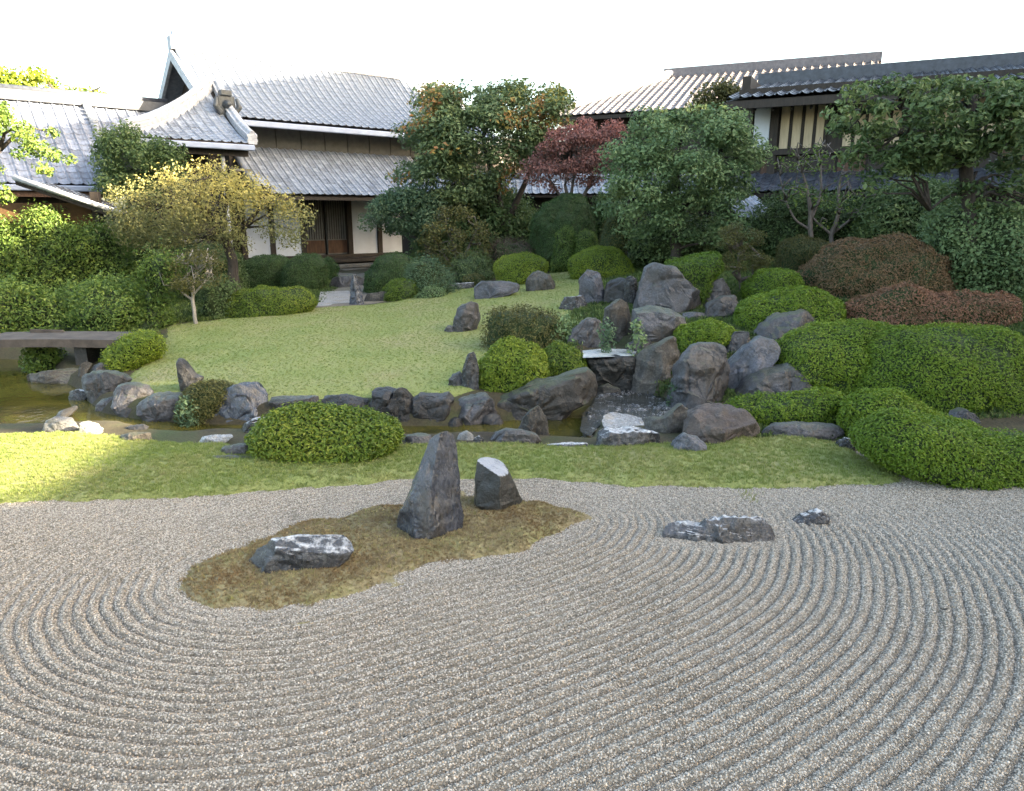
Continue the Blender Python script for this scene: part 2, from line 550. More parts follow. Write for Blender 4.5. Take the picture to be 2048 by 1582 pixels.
def sheet(name, poly, step, lift, mat, zf=ground_z, noise=0.01, edge=0.12, drop=0.07, jag=.05):
    """a turf sheet that dives under the ground along its outline"""
    lo, hi = poly.min(0) - 0.3, poly.max(0) + 0.3
    X, Y, F = grid(np.arange(lo[0], hi[0], step), np.arange(lo[1], hi[1], step))
    P = np.stack([X, Y], 1)
    sd = poly_sd(P, poly) + jag * fbm(np.stack([X * 4, Y * 4, X * 0 + 3], 1), 4)
    Z = zf(X, Y) + (lift + drop) * smooth(sd, -edge, edge) - drop + noise * fbm(np.stack([X * 4, Y * 4, X * 0 + 9], 1), 3)
    keep = (sd > -edge * 1.2)[F].any(1)
    F = F[keep]
    us = np.unique(F)
    mp = np.full(len(X), -1); mp[us] = np.arange(len(us))
    dens = np.clip((sd[us] + .09) / 0.12, 0, 1)
    me = mesh_np(name, np.stack([X, Y, Z], 1)[us], mp[F], mat, smooth_=True, attr={'dens': dens})
    return tag(link(name, me), kind='structure')


LAWN = px_poly([(270, 785), (430, 803), (540, 803), (640, 800), (740, 796), (830, 794), (905, 794), (960, 780), (985, 740), (1060, 700), (1130, 640), (1180, 600), (1175, 560),
                (1150, 543), (1100, 547), (1040, 560), (960, 572), (880, 580), (800, 603), (720, 613), (640, 616), (560, 628), (450, 640), (330, 653), (325, 690), (310, 715), (270, 740), (245, 762)])
lawn = sheet('lawn', LAWN, 0.1, 0.03, M['lawn'], zf=lambda x, y: np.where(terrain(x, y) - ground_z(x, y) > .1, ground_z(x, y), terrain(x, y)))
STRIP = px_poly([(-500, 1050), (-100, 1020), (100, 1004), (250, 996), (450, 988), (600, 976), (700, 966), (800, 959), (900, 955), (1000, 957), (1100, 962), (1250, 970), (1400, 972), (1480, 978),
                 (1600, 973), (1700, 970), (1825, 968), (1770, 935), (1710, 908), (1680, 890), (1560, 874), (1400, 892), (1200, 896), (1000, 890), (820, 893), (500, 910), (470, 890), (300, 886), (240, 878), (150, 868), (-500, 862)])
strip = sheet('grass_bank', STRIP, 0.06, 0.035, M['lawn'], zf=lambda x, y: np.maximum(ground_z(x, y), -0.2), edge=0.08)
PATH = px_poly([(620, 618), (720, 612), (790, 600), (830, 575), (790, 545), (660, 545), (640, 575)])
sheet('path', PATH, 0.12, 0.012, M['path'])

# pond: two water sheets and the fall between them
wx = np.array([[-16, 6.4], [2.6, 6.4], [2.6, 13.6], [-16, 13.6]])
me = mesh_np('water', np.array([(x, y, WATER_Z) for x, y in wx]), np.array([[0, 1, 2, 3]]), M['water'])
tag(link('water', me), kind='structure')
up = np.array([[*p[:2], UPPER_Z + 0.01] for p in flat([(1166, 716), (1268, 711), (1274, 703), (1250, 698), (1205, 697), (1165, 701)], UPPER_Z + 0.01)])
me = mesh_np('water', up, np.array([list(range(len(up)))]), M['cascade'])
tag(link('upper_water', me), kind='structure')

# raked gravel: ridges follow the distance to the moss island
ISLAND_PX = [(378, 1175), (385, 1150), (430, 1120), (500, 1090), (570, 1062), (640, 1045), (720, 1028), (800, 1010), (880, 1003), (950, 1000), (1030, 1000), (1090, 1010), (1130, 1025),
             (1145, 1040), (1125, 1062), (1070, 1085), (990, 1110), (900, 1125), (820, 1140), (750, 1160), (680, 1190), (600, 1210), (520, 1216), (450, 1210), (400, 1197)]
ISLAND = flat(ISLAND_PX, 0)[:, :2]
def hull(p):
    p = sorted(map(tuple, p))
    def half(q):
        h = []
        for a in q:
            while len(h) > 1 and (h[-1][0] - h[-2][0]) * (a[1] - h[-2][1]) - (h[-1][1] - h[-2][1]) * (a[0] - h[-2][0]) <= 0: h.pop()
            h.append(a)
        return h[:-1]
    return np.array(half(p) + half(p[::-1]))


ISLAND_WIDE = hull(ISLAND)
STONE_R = flat([(1325, 1085), (1420, 1050), (1540, 1045), (1550, 1085), (1440, 1092)], 0)[:, :2]


def rake(x, y):
    P = np.stack([x, y], 1)
    d = -poly_sd(P, ISLAND)
    d = d + (-poly_sd(P, ISLAND_WIDE) - d) * smooth(d, .05, .55)
    d = d + 0.007 * fbm(np.stack([x * 1.2, y * 1.2, x * 0], 1), 2)
    ph = d / 0.069
    w = 1 - np.abs(2 * (ph - np.floor(ph)) - 1) ** 1.7
    amp = 0.031 * smooth(d, 0.03, 0.25) * (1 - 0.6 * smooth(y, 4.3, 5.6)) * (1 - .5 * smooth(-x, 1.4, 2.6) * smooth(y, 3.6, 4.4))
    amp *= 0.85 + 0.25 * vnoise(np.stack([x * 1.3, y * 1.3, x * 0 + 5], 1))
    amp *= smooth(-poly_sd(P, STONE_R), 0.0, 0.16)
    rake.w = w * smooth(amp, .0, .02) + 1 - smooth(amp, .0, .02)
    return amp * (w - 0.55) + 0.003 * fbm(np.stack([x * 14, y * 14, x * 0], 1), 2)


gx0, gy0 = -9.0, 2.2
rows = []
ys = np.concatenate([np.arange(1.9, 4.6, 0.0125), np.arange(4.6, 7.2, 0.022)])
ux = np.linspace(-1, 1, 640)
Y = np.repeat(ys, len(ux)); X = np.tile(ux, len(ys)) * (1.0 * Y + 1.6)
i = np.arange(len(X)).reshape(len(ys), len(ux))
F = np.stack([i[:-1, :-1], i[:-1, 1:], i[1:, 1:], i[1:, :-1]], -1).reshape(-1, 4)
Z = rake(X, Y)
RW = rake.w
sdg = poly_sd(np.stack([X, Y], 1), STRIP)
Z = Z - 0.06 * smooth(sdg, 0.1, 0.4)
sdi = poly_sd(np.stack([X, Y], 1), ISLAND)
dens = np.where((sdg > 0.16) | (sdi > 0.05), 0.0, .6 + .4 * RW)
F = F[(poly_sd(np.stack([X, Y], 1), GRAV_NEAR) > 0)[F].all(1)]
gravel_bed = tag(link('gravel_bed', mesh_np('gravel_bed', np.stack([X, Y, Z], 1), F, M['gravel'], smooth_=True, attr={'dens': dens})), kind='structure')
# plain gravel court round the raked part, out of the picture
side = [(-30, -12, 14, 1.9), (-30, 1.9, -0.82 * 1.9 - .3, 5.6), (0.82 * 1.9 + .3, 1.9, 30, 5.6)]
mb = MB()
mb.add([(-40, -14, -.01), (40, -14, -.01), (40, 1.9, -.01), (-40, 1.9, -.01)], [(0, 1, 2, 3)])
mb.add([(-40, 1.9, -.012), (-3.4, 1.9, -.012), (-8.7, 7.2, -.05), (-40, 5.6, -.05)], [(0, 1, 2, 3)])
mb.add([(3.4, 1.9, -.012), (40, 1.9, -.012), (40, 5.9, -.05), (8.7, 7.2, -.05)], [(0, 1, 2, 3)])
M['court'] = soil_mat('unraked gravel', (0.20, 0.18, 0.155), (0.25, 0.225, 0.195), (0.28, 0.255, 0.22), scale=1.5, fine=160, bump=.8)
tag(mb.build('gravel_court', M['court']), kind='structure')

moss = sheet('moss_island', ISLAND, 0.03, 0.045, M['moss'], zf=lambda x, y: 0 * x, noise=0.02, edge=0.13, drop=0.014, jag=.055)

M['mossy'] = soil_mat('mossy hillside', (0.03, 0.04, 0.012), (0.05, 0.06, 0.02), (0.055, 0.045, 0.025), scale=2.5, fine=40)
HILL = px_poly([(1120, 690), (1125, 640), (1170, 600), (1165, 555), (1290, 505), (1480, 520), (1620, 485), (1945, 470), (2150, 560), (2150, 800), (1960, 850), (1700, 850), (1480, 835), (1440, 800), (1340, 775), (1330, 690), (1300, 672), (1200, 676), (1140, 700)])
hill = sheet('hill_ground', HILL, 0.09, 0.02, M['mossy'])
BANK = px_poly([(1240, 800), (1300, 770), (1345, 770), (1440, 800), (1470, 840), (1560, 852), (1690, 845), (1700, 880), (1540, 880), (1440, 880), (1380, 850), (1300, 812)])
bank = sheet('stream_bank', BANK, 0.05, 0.02, M['mossy'])
BED = px_poly([(60, 660), (60, 600), (300, 560), (480, 560), (640, 540), (690, 560), (640, 610), (560, 626), (450, 638), (330, 650), (300, 700), (230, 720), (190, 690)])
bed_l = sheet('shrub_bed', BED, 0.12, 0.015, M['mossy'])
# ------------------------------------------------------------------ scattered stuff (geometry nodes on a carrier sheet)
def scatter(name, src_obj, protos, density, smin, smax, tilt=0.3, seed=0, keep=False):
    """instances of loose prototypes over a copy of src_obj's mesh; density is scaled by the mesh's 'dens' attribute"""
    ng = bpy.data.node_groups.new(name, 'GeometryNodeTree')
    ng.interface.new_socket('Geometry', in_out='INPUT', socket_type='NodeSocketGeometry')
    ng.interface.new_socket('Geometry', in_out='OUTPUT', socket_type='NodeSocketGeometry')
    N, L = ng.nodes.new, ng.links.new
    gi, go = N('NodeGroupInput'), N('NodeGroupOutput')
    jn = N('GeometryNodeJoinGeometry')
    for k, pr in enumerate(protos):
        na = N('GeometryNodeInputNamedAttribute'); na.data_type = 'FLOAT'; na.inputs['Name'].default_value = 'dens'
        mu = N('ShaderNodeMath'); mu.operation = 'MULTIPLY'; mu.inputs[1].default_value = density / len(protos)
        L(na.outputs[0], mu.inputs[0])
        d = N('GeometryNodeDistributePointsOnFaces'); d.inputs['Seed'].default_value = seed + k * 13
        L(gi.outputs[0], d.inputs['Mesh']); L(mu.outputs[0], d.inputs['Density'])
        ip = N('GeometryNodeInstanceOnPoints')
        oi = N('GeometryNodeObjectInfo'); oi.inputs['Object'].default_value = pr; oi.inputs['As Instance'].default_value = True
        rr = N('FunctionNodeRandomValue'); rr.data_type = 'FLOAT_VECTOR'
        rr.inputs[0].default_value = (-tilt, -tilt, 0); rr.inputs[1].default_value = (tilt, tilt, 6.283)
        rs = N('FunctionNodeRandomValue'); rs.data_type = 'FLOAT'
        rs.inputs[2].default_value = smin; rs.inputs[3].default_value = smax
        L(d.outputs['Points'], ip.inputs['Points']); L(oi.outputs['Geometry'], ip.inputs['Instance'])
        L(rr.outputs[0], ip.inputs['Rotation']); L(rs.outputs[1], ip.inputs['Scale'])
        L(ip.outputs[0], jn.inputs[0])
    L(jn.outputs[0], go.inputs[0])
    o = link(name, src_obj.data)
    md = o.modifiers.new('scatter', 'NODES'); md.node_group = ng
    return tag(o, kind='stuff')


def proto(name, V, F, mat, smooth_=False):
    """a mesh kept outside the scene, only for scatter()"""
    return bpy.data.objects.new(name, mesh_np(name, np.array(V, float), F, mat, smooth_=smooth_))


def pebble_proto(i, mat):
    r = np.random.default_rng(100 + i)
    t = (1 + 5 ** 0.5) / 2
    V = np.array([(-1, t, 0), (1, t, 0), (-1, -t, 0), (1, -t, 0), (0, -1, t), (0, 1, t), (0, -1, -t), (0, 1, -t), (t, 0, -1), (t, 0, 1), (-t, 0, -1), (-t, 0, 1)]) / 1.9
    V = V * (1 + 0.3 * r.uniform(-1, 1, (12, 1))) * np.array([1, r.uniform(.7, .95), r.uniform(.5, .7)])
    F = np.array([(0, 11, 5), (0, 5, 1), (0, 1, 7), (0, 7, 10), (0, 10, 11), (1, 5, 9), (5, 11, 4), (11, 10, 2), (10, 7, 6), (7, 1, 8), (3, 9, 4), (3, 4, 2), (3, 2, 6), (3, 6, 8), (3, 8, 9), (4, 9, 5), (2, 4, 11), (6, 2, 10), (8, 6, 7), (9, 8, 1)])
    return proto('pebble', V, F, mat)


def tuft_proto(i, mat, n=14, h=1.0, spread=0.9, w=0.07):
    r = np.random.default_rng(200 + i)
    V, F = [], []
    for k in range(n):
        a, rad = r.uniform(0, 6.28), spread * r.uniform(0, 1) ** 0.5
        p = np.array([math.cos(a) * rad, math.sin(a) * rad, -0.05])
        dr = np.array([math.cos(a + r.normal(0, .8)), math.sin(a + r.normal(0, .8)), 0]) * r.uniform(.1, .6)
        hh = h * r.uniform(.5, 1)
        sd = np.array([-dr[1], dr[0], 0]); sd = sd / (np.linalg.norm(sd) + 1e-6) * w
        b = len(V)
        V += [p - sd, p + sd, p + dr * .4 + sd * .7 + (0, 0, hh * .6), p + dr * .4 - sd * .7 + (0, 0, hh * .6), p + dr + (0, 0, hh)]
        F += [(b, b + 1, b + 2, b + 3)]
        F += [(b + 3, b + 2, b + 4, b + 4)]
    V = np.array(V)
    quads = np.array([f for f in F[::2]]); tris = np.array([f[:3] for f in F[1::2]])
    return proto('tuft', V, [quads, tris], mat)


# ------------------------------------------------------------------ foliage
def leaf_arrays(P, Nn, L, W, r):
    n = len(P)
    t = r.normal(size=(n, 3))
    t -= Nn * (t * Nn).sum(1, keepdims=True)
    t /= np.linalg.norm(t, axis=1, keepdims=True) + 1e-9
    b = np.cross(Nn, t)
    q = r.uniform(.55, 1.45, n); L = (L * q)[:, None]; W = (W * q * r.uniform(.8, 1.2, n))[:, None]
    f = Nn * L * 0.12
    V = np.stack([P - t * L * .5, P + b * W * .5 + f, P + t * L * .5, P - b * W * .5 + f], 1).reshape(-1, 3)
    F = np.arange(4 * n).reshape(n, 4)
    return V, F


def unit(a):
    return a / (np.linalg.norm(a, axis=-1, keepdims=True) + 1e-9)


def outline_world(px, Y):
    d = rays(px)
    return CAM + d * Y


def resample(poly, k):
    p = np.vstack([poly, poly[:1]])
    s = np.concatenate([[0], np.cumsum(np.linalg.norm(np.diff(p, axis=0), axis=1))])
    q = np.linspace(0, s[-1], k, endpoint=False)
    return np.stack([np.interp(q, s, p[:, j]) for j in range(p.shape[1])], 1)


def radial(poly, c, th):
    """distance from c to a (roughly star-shaped) outline along angles th"""
    q = resample(poly, 400) - c
    a = np.arctan2(q[:, 1], q[:, 0]); r = np.hypot(q[:, 0], q[:, 1])
    o = np.argsort(a); a, r = a[o], r[o]
    a = np.concatenate([a - 2 * math.pi, a, a + 2 * math.pi]); r = np.tile(r, 3)
    return np.interp(th, a, r)


def solid(px, depth, Y=None, nt=48, npf=21, power=0.7, zbot=None, cfrac=0.22, back=0.3, sink=0.12, foot=None, flare=0.0):
    """closed body from an outline: half-depth 'depth' (m) in front of and behind the outline's plane.
    returns grid points (npf, nt, 3), plane Y, ground z"""
    px = np.asarray(px, float)
    if Y is None:
        i = np.argmax(px[:, 1])
        fu, fv = (foot if foot is not None else (px[:, 0].mean() * .5 + px[i, 0] * .5, px[:, 1].max() - 1))
        h = hit(fu, fv)
        Y = h[1] + depth * 0.75
    W = outline_world(px, Y)
    P2 = W[:, [0, 2]]
    x0, x1 = P2[:, 0].min(), P2[:, 0].max()
    z0, z1 = P2[:, 1].min(), P2[:, 1].max()
    low = P2[P2[:, 1] < z0 + 0.45 * (z1 - z0)]
    c = np.array([(low[:, 0].min() + low[:, 0].max()) / 2, z0 + cfrac * (z1 - z0)])
    th = np.linspace(-math.pi, math.pi, nt, endpoint=False) + math.pi / nt
    r = radial(P2, c, th)
    ph = np.linspace(-math.pi / 2, math.pi / 2, npf)
    cs = np.sign(np.cos(ph)) * np.abs(np.cos(ph)) ** power
    sn = np.sin(ph)
    G = np.empty((npf, nt, 3))
    G[..., 0] = c[0] + r * np.cos(th) * cs[:, None]
    G[..., 2] = c[1] + r * np.sin(th) * cs[:, None]
    G[..., 1] = Y + depth * sn[:, None]
    gz = min(z0, float(ground_z(np.array([c[0]]), np.array([Y - depth * .6]))[0]))
    s = np.clip((c[1] - G[..., 2]) / max(c[1] - z0, .05), 0, 1)
    G[..., 2] -= s * (sink + max(z0 - gz, 0))
    G[..., 0] += flare * s * (G[..., 0] - c[0])
    G[..., 1] += flare * s * (G[..., 1] - Y)
    return G, Y, gz, (x0, x1, z0, z1)


def grid_faces(a, b):
    i = np.arange(a * b).reshape(a, b)
    j = np.roll(i, -1, 1)
    return np.stack([i[:-1], j[:-1], j[1:], i[1:]], -1).reshape(-1, 4)


def add_rock(name, px, label, mat, depth=None, group=None, seed=0, facets=18, cut=0.29, rough=1.0, Y=None, power=0.42, clips=(), nt=88, npf=43, cat='stone', cfrac=.22, foot=None, sink=.2):
    r = np.random.default_rng(seed * 7 + 11)
    pxa = np.asarray(px, float)
    if depth is None:
        h = hit(pxa[:, 0].mean(), pxa[:, 1].max() - 1)
        w = np.ptp(pxa[:, 0]) / FPX * (Y or h[1]); hh = np.ptp(pxa[:, 1]) / FPX * (Y or h[1])
        depth = 0.42 * min(w, 1.6 * hh + 0.1)
    G, Yp, gz, (x0, x1, z0, z1) = solid(pxa, depth, Y, nt, npf, power, cfrac=cfrac, foot=foot, sink=sink, flare=.14)
    V = G.reshape(-1, 3)
    wt = smooth(np.abs(np.sin(np.linspace(-math.pi / 2, math.pi / 2, npf))), .0, .4).repeat(nt)   # facets spare the outline
    S = np.array([(x1 - x0) / 2, depth, (z1 - z0)])
    c = np.array([(x0 + x1) / 2, Yp, z0 + 0.35 * (z1 - z0)])
    size = float(min(S[0] * 2, S[2]) )
    for k in range(facets):
        n = r.normal(size=3)
        n[1] = -abs(n[1]) * 1.6 - 0.35
        n[2] = n[2] * 0.8 + 0.25
        n = unit(n / S)
        d = ((V - c) @ n)
        lim = d.max() * (1 - cut * r.uniform(.3, 1.5))
        e = d - lim
        V = V - (np.where(e > 0, e, 0) * (.65 + .35 * wt))[:, None] * n
    for n, fr in clips:
        n = unit(np.array(n, float))
        d = (V - c) @ n
        e = d - (d.min() + fr * (d.max() - d.min()))
        V = V - np.where(e > 0, e, 0)[:, None] * n
    nv = unit((V - c) / S ** 2)
    q = V / max(size, .1)
    dr = unit(np.array([r.normal() * .5, r.normal() * .4, 1.0]) if r.random() < .5 else np.array([1.0, r.normal() * .4, r.normal() * .6]))
    st = (q @ dr) * r.uniform(2.2, 4.0) + .45 * vnoise(q * 1.5 + seed)
    saw = (st - np.floor(st)) ** 1.5 - .4                                   # broken strata
    crk = np.exp(-(vnoise(q * 2.1 + seed * 4.7) / .07) ** 2)                # fractures
    V = V + nv * (size * rough * (.035 * saw - .035 * crk) * (.35 + .65 * wt))[:, None]
    rid = 1 - 2 * np.abs(vnoise(q * 3.3 + seed * 1.7))
    V = V + nv * (size * 0.045 * rough * fbm(q * 2.1 + seed * 3.1, 3) + size * .028 * rough * rid + size * 0.02 * rough * fbm(q * 8 + seed, 3))[:, None]
    base = np.array([(x0 + x1) / 2, Yp, gz])
    F = grid_faces(npf, nt)
    me = mesh_np(name, V - base, F, mat, smooth_=True)
    me.set_sharp_from_angle(angle=R(38))
    o = link(name, me, loc=base)
    return tag(o, label, cat, group)


def add_shrub(name, px, label, mat, dens=1500, leaf=(.034, .017), depth=None, group=None, seed=0, Y=None, power=0.75, loose=0.035, lump=0.075, tints=(0, 1), cat='shrub', foot=None, core=True, up=0.35, rnd=.55, hairy=0.0, nt=64, cfrac=.22, wide=1.0):
    r = np.random.default_rng(seed * 5 + 3)
    pxa = np.asarray(px, float)
    if depth is None:
        h = hit(pxa[:, 0].mean(), pxa[:, 1].max() - 1)
        w = np.ptp(pxa[:, 0]) / FPX * (Y or h[1]); hh = np.ptp(pxa[:, 1]) / FPX * (Y or h[1])
        depth = wide * 0.45 * min(w, 1.9 * hh + .2)
    G, Yp, gz, (x0, x1, z0, z1) = solid(pxa, depth, Y, nt, 27, power, cfrac=cfrac, foot=foot, sink=.06)
    V = G.reshape(-1, 3)
    c = np.array([(x0 + x1) / 2, Yp, z0 + .2 * (z1 - z0)])
    S = np.array([(x1 - x0) / 2, depth, z1 - z0])
    nv = unit((V - c) / S ** 2)
    V = V + nv * (lump * fbm(V * 1.9 + seed, 3) + lump * .45 * fbm(V * 6.5 + seed, 2))[:, None]
    F = grid_faces(27, nt)
    A, B, C, D = (V[F[:, i]] for i in range(4))
    fn = np.cross(C - A, D - B)
    ar = np.linalg.norm(fn, axis=1) / 2
    fn = unit(fn)
    fc = (A + B + C + D) / 4
    fn *= np.sign((fn * (fc - c)).sum(1, keepdims=True))
    vis = np.where((fc[:, 1] > Yp + depth * .55) & (fn[:, 1] > .2), 0.25, 1.0) * (fc[:, 2] > gz - .02)
    w = ar * vis * np.clip(1.25 + 1.1 * vnoise(fc * 2.6 + seed * 9), .35, 1)
    n = int(min(w.sum() * dens, 42000))
    idx = r.choice(len(F), n, p=w / w.sum())
    a, b = r.random(n)[:, None], r.random(n)[:, None]
    P = (A[idx] * (1 - a) + B[idx] * a) * (1 - b) + (D[idx] * (1 - a) + C[idx] * a) * b
    N0 = fn[idx]
    off = -loose * 1.4 * r.random(n) ** 1.0 + loose * 0.6 * r.random(n) + hairy * r.random(n) ** 4
    P = P + N0 * off[:, None]
    ln = unit(N0 * 0.75 + r.normal(size=(n, 3)) * rnd + np.array([0, 0, up]))
    LV, LF = leaf_arrays(P, ln, leaf[0], leaf[1], r)
    patch = 0.5 + 0.5 * vnoise(P * 2.3 + seed * 2)
    t = tints[0] + (tints[1] - tints[0]) * np.clip(0.55 * r.random(n) + 0.45 * patch, 0, 1)
    tint = np.repeat(t, 4)
    base = np.array([(x0 + x1) / 2, Yp, gz])
    if core:
        CV = V - nv * (loose * 1.35)
        Vv = np.vstack([LV, CV]); Ff = [LF, F + len(LV)]
        mi = np.concatenate([np.zeros(len(LF)), np.ones(len(F))])
        tint = np.concatenate([tint, np.zeros(len(CV))])
    else:
        Vv, Ff, mi = LV, [LF], np.zeros(len(LF))
    me = mesh_np(name, Vv - base, Ff, [mat, M['twig']], mi, attr={'tint': tint})
    o = link(name, me, loc=base)
    return tag(o, label, cat, group)


def crown_mesh(px, Y, depth, nclump, nleaf, leaf, cr=(.22, .42), seed=0, tintf=None, droop=0.0, flatc=0.75, up=0.4, surf=0.6, shell=0.0):
    """leaf clumps through the volume of an inflated outline. returns leaf V, F, tint and clump centres"""
    r = np.random.default_rng(seed + 77)
    W = outline_world(px, Y)[:, [0, 2]]
    lo, hi = W.min(0), W.max(0)
    C = []
    while len(C) < nclump:
        q = lo + (hi - lo) * r.random((400, 2))
        sd = poly_sd(q, W)
        m = (sd > 0) & (r.random(400) < .25 + .75 * (0.5 + 0.5 * vnoise(np.stack([q[:, 0] * 1.4, q[:, 1] * 1.4, q[:, 0] * 0 + seed], 1))))
        for p, s in zip(q[m], sd[m]):
            hd = min(depth, (1.6 * s * depth) ** .5 + .1)
            y = Y + hd * (r.uniform(-1, 1) if r.random() > surf else -r.uniform(.55, 1))
            C.append((p[0], y, p[1]))
    C = np.array(C[:nclump])
    cs = r.uniform(cr[0], cr[1], nclump)
    ct = r.random(nclump)
    k = r.choice(nclump, nleaf, p=cs ** 2 / (cs ** 2).sum())
    g = unit(r.normal(size=(nleaf, 3))) * (r.random((nleaf, 1)) ** .42)
    g[:, 2] *= flatc
    P = C[k] + g * cs[k][:, None]
    if droop:
        P[:, 2] -= droop * r.random(nleaf) ** 2
    ln = unit(g * .8 + r.normal(size=(nleaf, 3)) * .6 + np.array([0, -.1, up]))
    LV, LF = leaf_arrays(P, ln, leaf[0], leaf[1], r)
    t = np.clip(.5 * r.random(nleaf) + .5 * ct[k], 0, 1)
    if tintf is not None: t = tintf(P, t, ct[k], r)
    return LV, LF, np.repeat(t, 4), C, cs


def limb_paths(root, C, n, r, sag=.12):
    """curved branches from trunk points to n clumps"""
    out = []
    sel = r.choice(len(C), min(n, len(C)), replace=False)
    for i in sel:
        e = C[i]
        d = np.linalg.norm(root[:, :] - e, axis=1) + 1.2 * np.maximum(root[:, 2] - e[2], 0)
        s = root[np.argmin(d)]
        m1 = s * .65 + e * .35 + r.normal(0, .08, 3) + (0, 0, sag)
        m2 = s * .3 + e * .7 + r.normal(0, .08, 3) + (0, 0, sag * .6)
        out.append(np.array([s, m1, m2, e]))
    return out


def add_tree(name, label, Y, crown_px, depth, nclump, nleaf, leaf, mat, trunk, bark, limbs=14, cat='tree', group=None, seed=0, twig_r=.018, crowns=None, **kw):
    """trunk: list of (polyline in picture px, [radii m], dy offsets or None)"""
    r = np.random.default_rng(seed + 5)
    tp = [np.array([at(u, v, Y + (dy[i] if dy is not None else 0)) for i, (u, v) in enumerate(pl)]) for pl, rad, dy in trunk]
    b = tp[0][0].copy()
    b[2] = float(ground_z(b[0:1], b[1:2])[0])
    root = empty(name, b, label, cat, group)
    mb = MB()
    for p, (pl, rad, dy) in zip(tp, trunk):
        if p is tp[0]: p = np.vstack([[b[0], b[1], b[2] - .15], p]); rad = [rad[0] * 1.25] + list(rad)
        k = len(p)
        q = np.linspace(0, k - 1, (k - 1) * 4 + 1)
        pp = np.stack([np.interp(q, range(k), p[:, j]) for j in range(3)], 1)
        pp[1:-1] = (pp[:-2] + 2 * pp[1:-1] + pp[2:]) / 4
        pp += .02 * fbm(pp * 5 + seed, 2)[:, None] * np.array([1, 1, .2])
        mb.tube(pp, np.interp(q, range(k), rad), n=8)
    allp = np.vstack([np.vstack([p[max(0, len(p) // 2 - 1):], (p[len(p) // 2:][:-1] + p[len(p) // 2:][1:]) / 2 if len(p) > 2 else p]) for p in tp])
    LVs, LFs, ts, off = [], [], [], 0
    for spec in ([dict(px=crown_px, Y=Y, depth=depth, nclump=nclump, nleaf=nleaf)] + list(crowns or [])):
        kk = dict(kw); kk.update({a: b_ for a, b_ in spec.items() if a not in ('px', 'Y', 'depth', 'nclump', 'nleaf')})
        LV, LF, t, C, cs = crown_mesh(spec['px'], spec['Y'], spec['depth'], spec['nclump'], spec['nleaf'], leaf, seed=seed + off, **kk)
        for pth in limb_paths(allp, C, limbs, r):
            mb.tube(pth, [twig_r * 2.2, twig_r * 1.6, twig_r, twig_r * .4], n=5)
        LVs.append(LV); LFs.append(LF + off * 1); ts.append(t)
        off += len(LV)
    V = np.vstack(LVs)
    o = link('crown', mesh_np('crown', V - b, np.vstack(LFs), mat, attr={'tint': np.concatenate(ts)}), root)
    mb.build('trunk', bark, root, loc=b, smooth_=True)
    return root


class Frame:
    """facade frame: s along the facade, d outward, z up"""

    def __init__(s, u, v, Y, yaw):
        p = at(u, v, Y)
        s.o = np.array([p[0], p[1], 0.0])
        s.a = np.array([math.cos(yaw), math.sin(yaw), 0])
        s.n = np.array([math.sin(yaw), -math.cos(yaw), 0])

    def w(s, S, D, Z):
        return s.o + s.a * S + s.n * D + np.array([0, 0, Z])

    def px(s, u, v, d=0.0):
        r_ = rays([(u, v)])[0]
        o = s.o + s.n * d
        t = ((o - CAM) @ s.n) / (r_ @ s.n)
        p = CAM + r_ * t
        return (p - s.o) @ s.a, p[2]


def tile_geo():
    xs = np.array([-.5, -.36, -.2, .0, .2, .36, .5]) ; zs = np.array([.0, .17, .04, -.03, -.02, .06, .02])
    V = []
    for y, dz in ((-.56, .05), (.56, .0)):
        V += [(x, y, z + dz) for x, z in zip(xs, zs)]
    V += [(x, -.56, z + .006) for x, z in zip(xs, zs)]
    F = [(i, i + 1, i + 8, i + 7) for i in range(6)] + [(i + 14, i + 15, i + 1, i) for i in range(6)]
    return np.array(V), np.array(F)


TILE_V, TILE_F = tile_geo()


def tile_roof(owner, roof, mat, surf, ns, nt_, budget, keep=None, near=None):
    """covers a roof with tiles: surf(s, t) -> point on it, s along the eave 0..ns tiles, t up the slope 0..nt_ rows.
    the 'budget' rows nearest the eave are single tiles, the rest one joined part"""
    me = mesh_np('tile', TILE_V, TILE_F, mat, smooth_=False)
    cells = [(i, j) for j in range(nt_) for i in range(ns) if keep is None or keep(i + .5, j + .5)]
    rest_V, rest_F = [], []
    for c, (i, j) in enumerate(cells):
        p = surf(i + .5, j + .5)
        ex = surf(i + 1, j + .5) - surf(i, j + .5)
        ey = surf(i + .5, j + 1) - surf(i + .5, j)
        lx, ly = np.linalg.norm(ex), np.linalg.norm(ey)
        ez = unit(np.cross(ex, ey)) * lx
        jz = 0.03 * (_hash(np.array([i]), np.array([j]), np.array([ns]))[0] - .5) * lx
        p = p + unit(ez) * (0.02 + jz)
        if c < budget:
            o = link('tile', me, roof)
            m = np.eye(4); m[:3, 0] = ex; m[:3, 1] = ey; m[:3, 2] = ez; m[:3, 3] = p - np.array(owner.location) - np.array(roof.location if roof is not owner else (0, 0, 0))
            from mathutils import Matrix
            o.matrix_local = Matrix(m.tolist())
        else:
            n = len(rest_V) * len(TILE_V)
            rest_V.append(p + TILE_V[:, :1] * ex + TILE_V[:, 1:2] * ey + TILE_V[:, 2:3] * ez)
            rest_F.append(TILE_F + n)
    if rest_V:
        V = np.vstack(rest_V) - np.array(owner.location)
        o = link('tile', mesh_np('tile', V, np.vstack(rest_F), mat), roof)
        tag(o, kind='stuff')
